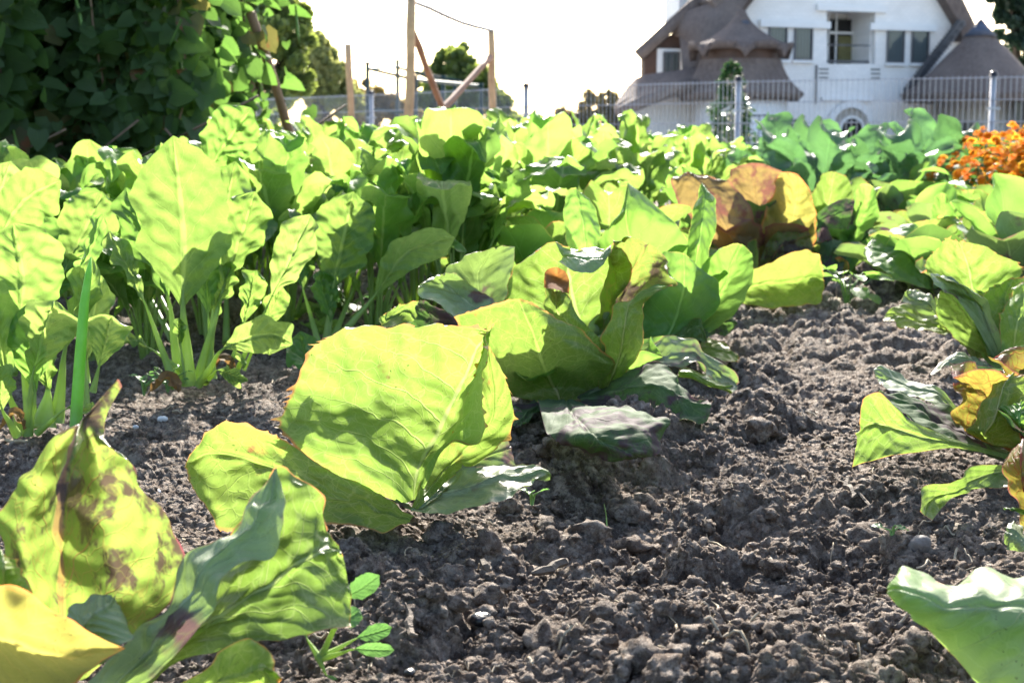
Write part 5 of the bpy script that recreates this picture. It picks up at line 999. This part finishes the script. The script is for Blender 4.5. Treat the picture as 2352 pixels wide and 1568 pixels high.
mgz, t = newmat('window_glass'); ob = obj_coord(t); wv = t.n('ShaderNodeTexWave'); t.link(ob, wv.inputs[0]); wv.inputs['Scale'].default_value = 2.6; wv.inputs['Distortion'].default_value = .6
c = t.mix(t.step(wv.outputs[1], .3, .8, 0, .7), (.03,.045,.05), (.16,.19,.20)); t.out(t.pbsdf(c, .06, .7)); M['glass'] = mgz
M['darkin'] = plain('dark_interior', (.02,.02,.02), .8); M['yellowpanel'] = plain('yellowed_door_panel', (.16,.15,.06), .6)
def hpoly(name, pts, off, mat, parent=house, thick=.25):
    """flat piece of the facade with real thickness"""
    f = [LP_(hp(x, y, off)) for x, y in pts]; n = len(f); bk = [(q[0], q[1]+thick, q[2]) for q in f]
    mb = MB(); mb.add(f+bk, [tuple(range(n)), tuple(range(2*n-1, n-1, -1))]+[(i, i+n, (i+1)%n+n, (i+1)%n) for i in range(n)])
    return mb.build(name, mat, parent)
def hbox(name, x0, y0, x1, y1, off, depth, mat, parent=house):
    a = hp(x0, y1, off); b = hp(x1, y0, off); mb = MB(); mb.box(a[0], b[0], -off, -off+depth, a[2]+HO[2], b[2]+HO[2]); return mb.build(name, mat, parent)
Zx = lambda x: 1435.6+x/2.567
Zy = lambda y: y/2.567
Z = lambda pts: [(Zx(x), Zy(y)) for x, y in pts]
# gable wall in pieces round the balcony recess
bx0, bx1, by0, by1 = Zx(1190), Zx(1475), Zy(58), Zy(378)
hpoly('wall', [(1700,352),(1700,40),(1740,-14),(1994,-270),(bx0,-270) if False else (bx0,-176),(bx0,352)][:3]+[(bx0,-176),(bx0,352)], 0, M['wall'])
hpoly('wall', [(bx1,352),(bx1,-254),(2010,-254),(2168,-6),(2215,60),(2330,160),(2330,352)], 0, M['wall'])
hpoly('wall', [(bx0,by0),(bx0,-176),(1980,-254),(bx1,-254),(bx1,by0)], 0, M['wall'])
hpoly('wall', [(bx0,352),(bx0,by1),(bx1,by1),(bx1,352)], 0, M['wall'])
# recess of the balcony
a = hp(bx0, by1, 0); b = hp(bx1, by0, 0); mb = MB(); z0, z1 = a[2]+HO[2], b[2]+HO[2]; D_ = 1.8
mb.box(b[0], b[0]+.1, .26, D_, z0, z1); mb.box(a[0]-.1, a[0], .26, D_, z0, z1); mb.box(a[0], b[0], .26, D_, z1, z1+.1); mb.box(a[0], b[0], .26, D_, z0-.1, z0); mb.box(a[0]-.1, b[0]+.1, D_, D_+.1, z0-.1, z1+.1)
mb.build('balcony_recess', M['wall'], house)
bd = hbox('balcony_door', Zx(1200), Zy(120), Zx(1375), Zy(378), -1.5, .05, M['darkin']); 
hbox('door_panel', Zx(1255), Zy(215), Zx(1350), Zy(378), -1.44, .04, M['yellowpanel'], bd)
mb = MB()
for px_, w in ((1200,.05),(1245,.05),(1370,.08)): q = hp(Zx(px_), 100, -1.38); mb.box(q[0]-w/2, q[0]+w/2, 1.38, 1.44, z0, z0+2.1)
q = hp(Zx(1200), Zy(200), -1.38); q2 = hp(Zx(1370), Zy(200), -1.38); mb.box(q[0], q2[0], 1.38, 1.44, q[2]+HO[2], q[2]+HO[2]+.08); mb.build('door_frame', M['trim'], bd)
mb = MB(); q = hp(Zx(1195), Zy(365), -.1); q2 = hp(Zx(1440), Zy(365), -.1); mb.box(q[0], q2[0], .1, .2, q[2]+HO[2]-.02, q[2]+HO[2]+.06)
mb.box(q[0], q2[0], .1, .14, q[2]+HO[2]+.55, q[2]+HO[2]+.6); mb.build('balcony_rail', M['frame'], house)
def window(x0, y0, x1, y1, bars=1, off=.03, par=house):
    x0, x1, y0, y1 = Zx(x0), Zx(x1), Zy(y0), Zy(y1)
    g = hbox('window', x0, y0, x1, y1, off, .02, M['glass'], par); a = hp(x0, y1, off); b = hp(x1, y0, off); mb = MB(); w = .06; zz0, zz1 = a[2]+HO[2], b[2]+HO[2]
    F0 = -off-.05; F1 = -off-.003
    mb.box(a[0]-w, a[0], F0, F1, zz0-w, zz1+w); mb.box(b[0], b[0]+w, F0, F1, zz0-w, zz1+w); mb.box(a[0], b[0], F0, F1, zz1, zz1+w); mb.box(a[0], b[0], F0, F1, zz0-w, zz0)
    for k in range(bars): xx = a[0]+(b[0]-a[0])*(k+1)/(bars+1); mb.box(xx-.02, xx+.02, F0, F1, zz0, zz1)
    mb.build('frame', M['frame'], g)
    mb = MB(); mb.box(a[0]-.12, b[0]+.12, -off-.12, -off, zz0-w-.09, zz0-w-.003); mb.build('sill', M['trim'], g); return g
for w_ in ((852,152,948,342),(1003,160,1098,345),(1548,178,1640,362),(1692,180,1785,364)): window(*w_, bars=0)
for l in ((800,130,1215,158),(1138,38,1548,62),(1450,148,1842,176),(1165,575,1465,592)): hbox('lintel', Zx(l[0]), Zy(l[1]), Zx(l[2]), Zy(l[3]), .16, .155, M['trim'])
for i, y_ in enumerate((405,430,455)): hbox('vent_slot', Zx(1143), Zy(y_), Zx(1200), Zy(y_+8), .012, .01, M['frame']); hbox('vent_slot', Zx(1450), Zy(y_+2), Zx(1505), Zy(y_+10), .012, .01, M['frame'])
hbox('downpipe', Zx(1124), Zy(385), Zx(1136), Zy(612), .09, .08, M['frame'])
# entrance arch
def arch(name, cx, cy, r0, r1, off, mat, depth=.1, par=house):
    mb = MB(); n = 20; c0 = hp(Zx(cx), Zy(cy), off); px1 = hp(Zx(cx+r1), Zy(cy), off); k = (px1[0]-c0[0])/r1; zb = 0.02; vs = []
    V1 = []; V0 = []
    for i in range(n+1):
        a_ = math.pi*i/n; V1.append((c0[0]+k*r1*math.cos(a_), c0[2]+HO[2]+k*r1*math.sin(a_))); V0.append((c0[0]+k*r0*math.cos(a_), c0[2]+HO[2]+k*r0*math.sin(a_)))
    V1 = [(V1[0][0], zb)]+V1+[(V1[-1][0], zb)]; V0 = [(V0[0][0], zb)]+V0+[(V0[-1][0], zb)]; m_ = len(V1)
    if r0 > 0:
        vs = [(x,-off,z) for x,z in V1]+[(x,-off,z) for x,z in V0]+[(x,-off+depth,z) for x,z in V1]+[(x,-off+depth,z) for x,z in V0]; fs = []
        for i in range(m_-1): fs += [(i,i+1,m_+i+1,m_+i),(i,2*m_+i,2*m_+i+1,i+1),(m_+i,m_+i+1,3*m_+i+1,3*m_+i)]
    else:
        vs = [(x,-off,z) for x,z in V1]; fs = [tuple(range(m_))]
    mb.add(vs, fs); return mb.build(name, mat, par)
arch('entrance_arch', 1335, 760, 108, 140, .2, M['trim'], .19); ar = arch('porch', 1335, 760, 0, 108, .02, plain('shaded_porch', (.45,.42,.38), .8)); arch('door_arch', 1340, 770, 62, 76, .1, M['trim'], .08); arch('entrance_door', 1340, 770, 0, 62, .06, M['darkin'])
# thatch along the gable rakes (thick bands)
hpoly('roof', [(2172,0),(2205,55),(2212,95),(2232,95),(2240,55),(2213,0),(2020,-300),(1990,-270)], .5, M['thatch'], thick=7.)
hpoly('roof', [(1732,0),(1700,42),(1660,60),(1634,0),(1800,-260),(1994,-330),(2020,-300),(1990,-262)], .5, M['thatch'], thick=1.0)
# big left roof: lofted surface from ridge to low eave
def loft(name, rows, mat, par=house, n=24, thick=.35, sub=40):
    A = np.array([[LP_(hp(x, y, o)) for x, y, o in r] for r in rows]); B = cr(A, np.linspace(0, len(A)-1, n)); C = cr(B.transpose(1,0,2), np.linspace(0, A.shape[1]-1, sub)).transpose(1,0,2)
    V = C.reshape(-1,3); o = mesh_np(name, V, grid_faces(n, sub), mat, par); m_ = o.modifiers.new('thickness', 'SOLIDIFY'); m_.thickness = thick; m_.offset = -1; return o
loft('roof', [[(1634,0,.0),(1690,0,.3),(1732,-6,.5)],[(1560,56,-1.),(1625,60,.3),(1700,38,.6)],[(1575,90,-.6),(1620,110,.5),(1690,90,.8)],[(1570,185,.4),(1620,190,.8),(1690,200,1.)]], M['thatch'])
loft('roof', [[(1660,-40,-3.5),(1634,0,-.4)],[(1600,20,-3.5),(1572,50,-.4)],[(1530,88,-3.),(1522,96,-.5)],[(1478,134,-2.5),(1474,140,-.8)]], M['thatch'], thick=.4)
hpoly('dormer_side', [(1480,138),(1530,90),(1580,60),(1640,60),(1640,190),(1520,200),(1480,202)], -.8, M['woodt'], thick=.3)
hbox('dormer_boarding', Zx(190), Zy(290), Zx(348), Zy(455), -.74, .05, M['trim'])
hpoly('roof', [(1492,134),(1530,95),(1580,52),(1625,20),(1650,90),(1560,132)], -1.0, M['thatch'], thick=.3)
dw = window(232, 318, 312, 455, 1, off=-.68)
loft('roof', [[(1575,180,.6),(1620,178,1.0),(1660,180,1.3)],[(1520,205,.8),(1580,200,1.4),(1660,205,1.9)],[(1476,232,1.),(1540,222,1.8),(1640,215,2.4)],[(1450,254,1.1),(1520,232,2.1),(1600,203,2.6)],[(1422,275,1.2),(1460,256,2.0),(1560,206,2.7)]], M['thatch'])
loft('roof', [[(1475,198,-.6),(1500,190,.2),(1575,180,.6)],[(1455,220,-.6),(1480,215,.4),(1530,205,.8)],[(1428,262,-.6),(1440,255,.6),(1480,235,1.)]], M['thatch'])
hpoly('wing_wall', [(1440,352),(1440,262),(1500,236),(1570,205),(1620,200),(1785,205),(1785,352)], .9, M['wall'])
# flared cone roof of the left bay
def cone(name, apx, apy, prof_px, cxp, off, mat, eyebrows=(), par=house, a0=-.15, a1=math.pi+.15, squash=.9):
    """prof_px: (radius px, y px); roof turned about a vertical axis standing off metres before the facade"""
    c0 = hp(cxp, 300, off); k = np.linalg.norm(HO)/F; n = 48; rows = []
    for i in range(n+1):
        an = 2*math.pi*i/n; rr_ = []
        for (r0, y) in prof_px:
            z = hp(cxp, y, off)[2]+HO[2]; R1 = r0*k
            rr_.append((c0[0]+R1*math.cos(an), -off-R1*squash*math.sin(an), z))
        rows.append(rr_)
    A = np.array(rows); pr_ = cr(A.transpose(1,0,2), np.linspace(0, len(prof_px)-1, 36)); V = pr_.reshape(-1,3)
    # eyebrow dormers push the thatch outwards
    for (ea, ez, ew, eh, ep) in eyebrows:
        z_e = hp(cxp, ez, off)[2]+HO[2]; ang = np.arctan2(-(V[:,1]+off), V[:,0]-c0[0]); da = (ang-ea)/ew; dz = (V[:,2]-z_e)/(eh*k)
        w_ = np.exp(-da**2*1.6)*np.exp(-np.where(dz > 0, dz, -dz*3.2)**2*1.2)
        rad = np.stack([V[:,0]-c0[0], V[:,1]+off], -1); rn = np.linalg.norm(rad, axis=1, keepdims=True)+1e-6
        V[:,:2] += rad/rn*(w_*ep*k)[:,None]; V[:,2] += w_*ep*k*.25
    o = mesh_np(name, V, grid_faces(36, n+1), mat, par); m_ = o.modifiers.new('thickness', 'SOLIDIFY'); m_.thickness = .3; m_.offset = -1
    return o, c0, k
rf, c0, k = cone('cone_roof', 0, 0, [(84,138),(90,158),(106,188),(134,217)], 1697, 2.0, M['thatch'])
cw, _, _ = cone('turret_wall', 0, 0, [(76,96),(80,118),(82,146)], 1697, 2.0, M['woodt'])
def hood():
    prof = [(1,27),(8,42),(20,60),(40,79),(66,97),(92,110)]; n = 144; A = np.array(prof, float); pr_ = cr(A, np.linspace(0, 5, 22)); V = []
    zf = lambda y: hp(1697, y, 2.)[2]+HO[2]
    for i, (r0, y) in enumerate(pr_):
        for j in range(n+1):
            an = 2*math.pi*j/n; V.append([c0[0]+r0*k*math.cos(an), -2.-r0*k*.9*math.sin(an), zf(y)])
    for i in range(1, 9):
        for j in range(n+1):
            an = 2*math.pi*j/n; d_ = ((math.degrees(an)-83+25) % 51.4)-25.7; ar_ = math.sqrt(max(0, 1-(d_/25.7)**2)); yb = 146-44*ar_; f = i/8; rr_ = (92+6*math.sin(f*2)+4*ar_)*k
            V.append([c0[0]+rr_*math.cos(an), -2.-rr_*.9*math.sin(an), zf(110+(yb-110)*f)])
    o = mesh_np('hood', np.array(V), grid_faces(30, n+1), M['thatch'], rf); m_ = o.modifiers.new('thickness', 'SOLIDIFY'); m_.thickness = .22; m_.offset = 0
hood()
mb = MB(); zc = lambda y: hp(1697, y, 2.)[2]+HO[2]
mb.tube([(c0[0],-2.,zc(24)),(c0[0],-2.,zc(38)),(c0[0],-2.,zc(62))], [.05,.18,.46], 20); mb.build('cap', M['lead'], rf, True)
def drum(name, cxp, off, rpx, ytop, par=house, n=40):
    c0 = hp(cxp, 300, off); k = np.linalg.norm(HO)/F; R1 = rpx*k; zt = hp(cxp, ytop, off)[2]+HO[2]; mb = MB(); mb.tube([(c0[0],-off,-.0),(c0[0],-off,zt)], R1, n); return mb.build(name, M['wall'], par, True), c0, R1
bw, _, _ = drum('bay_wall', 1697, 2.0, 96, 200)
def hwin(x0, y0, x1, y1, off, bars): 
    g = window((x0-1435.6)*2.567, y0*2.567, (x1-1435.6)*2.567, y1*2.567, bars, off); return g
hwin(1640, 268, 1776, 340, 3.46, 3); hwin(1794, 278, 1832, 340, .03, 1); hwin(2160, 282, 2242, 340, 2.2, 2)
# right bay and cone
rf2, c2_, k = cone('cone_roof', 0, 0, [(1,48),(12,62),(34,88),(62,118),(92,152),(122,184),(150,206),(168,218)], 2242, 2.2, M['thatch'])
zc2 = lambda y: hp(2242, y, 2.2)[2]+HO[2]
mb = MB(); mb.tube([(c2_[0],-2.2,zc2(44)),(c2_[0],-2.2,zc2(60)),(c2_[0],-2.2,zc2(84))], [.05,.22,.56], 20); mb.build('cap', M['lead'], rf2, True)
drum('bay_wall', 2242, 0.4, 100, 205)
mb = MB(); q0 = np.array(LP_(hp(2205, 54, .6))); q1 = np.array(LP_(hp(2080, 214, .6)))
for i in range(22):
    p = q0+(q1-q0)*i/22; mb.box(p[0]-.12, p[0]+.12, p[1]-.15, p[1]+.1, p[2]-.12, p[2]+.10)
mb.build('stepped_flashing', M['frame'], house)
hwin(2326, 236, 2370, 330, 2.4, 1)
# chimney
ch = hbox('chimney', 1559, -40, 1606, 60, -3.2, 1.2, M['wall'])
hpoly('ridge_roof', [(1606,20),(1634,-2),(1720,-120),(1994,-330),(2020,-300),(1700,60),(1620,120)], -1.2, M['thatch'], thick=1.2)
# ---------------------------------------------------------------- light
EL, AZ = R(32), R(3)   # elevation; azimuth measured from straight ahead, negative = left
w = bpy.data.worlds.new('World'); sc.world = w; w.use_nodes = True; nt = w.node_tree
sky = nt.nodes.new('ShaderNodeTexSky'); sky.sky_type = 'NISHITA'; sky.sun_disc = False; sky.sun_elevation = EL; sky.sun_rotation = AZ
sky.air_density = 1.; sky.dust_density = 2.5; sky.ozone_density = 1.
bg = nt.nodes['Background']; nt.links.new(sky.outputs[0], bg.inputs[0]); bg.inputs[1].default_value = .125
sl = bpy.data.lights.new('sun', 'SUN'); so = bpy.data.objects.new('sun', sl); COL.objects.link(so); sl.energy = 5; sl.angle = R(.5); sl.color = (1,.94,.84)
sd = Vector((math.sin(AZ)*math.cos(EL), math.cos(AZ)*math.cos(EL), math.sin(EL))); so.rotation_euler = sd.to_track_quat('Z', 'Y').to_euler(); so.location = sd*20
sc.view_settings.view_transform = 'Standard'; sc.view_settings.look = 'None'; sc.view_settings.exposure = 1.86; sc.view_settings.gamma = 1
sc.view_settings.use_curve_mapping = False
sc.cycles.max_bounces = 8; sc.cycles.transmission_bounces = 6; sc.cycles.diffuse_bounces = 4
for o in COL.objects:
    if 'label' in o and not 4 <= len(o['label'].split()) <= 16: print('LABEL', o.name, len(o['label'].split()), o['label'])
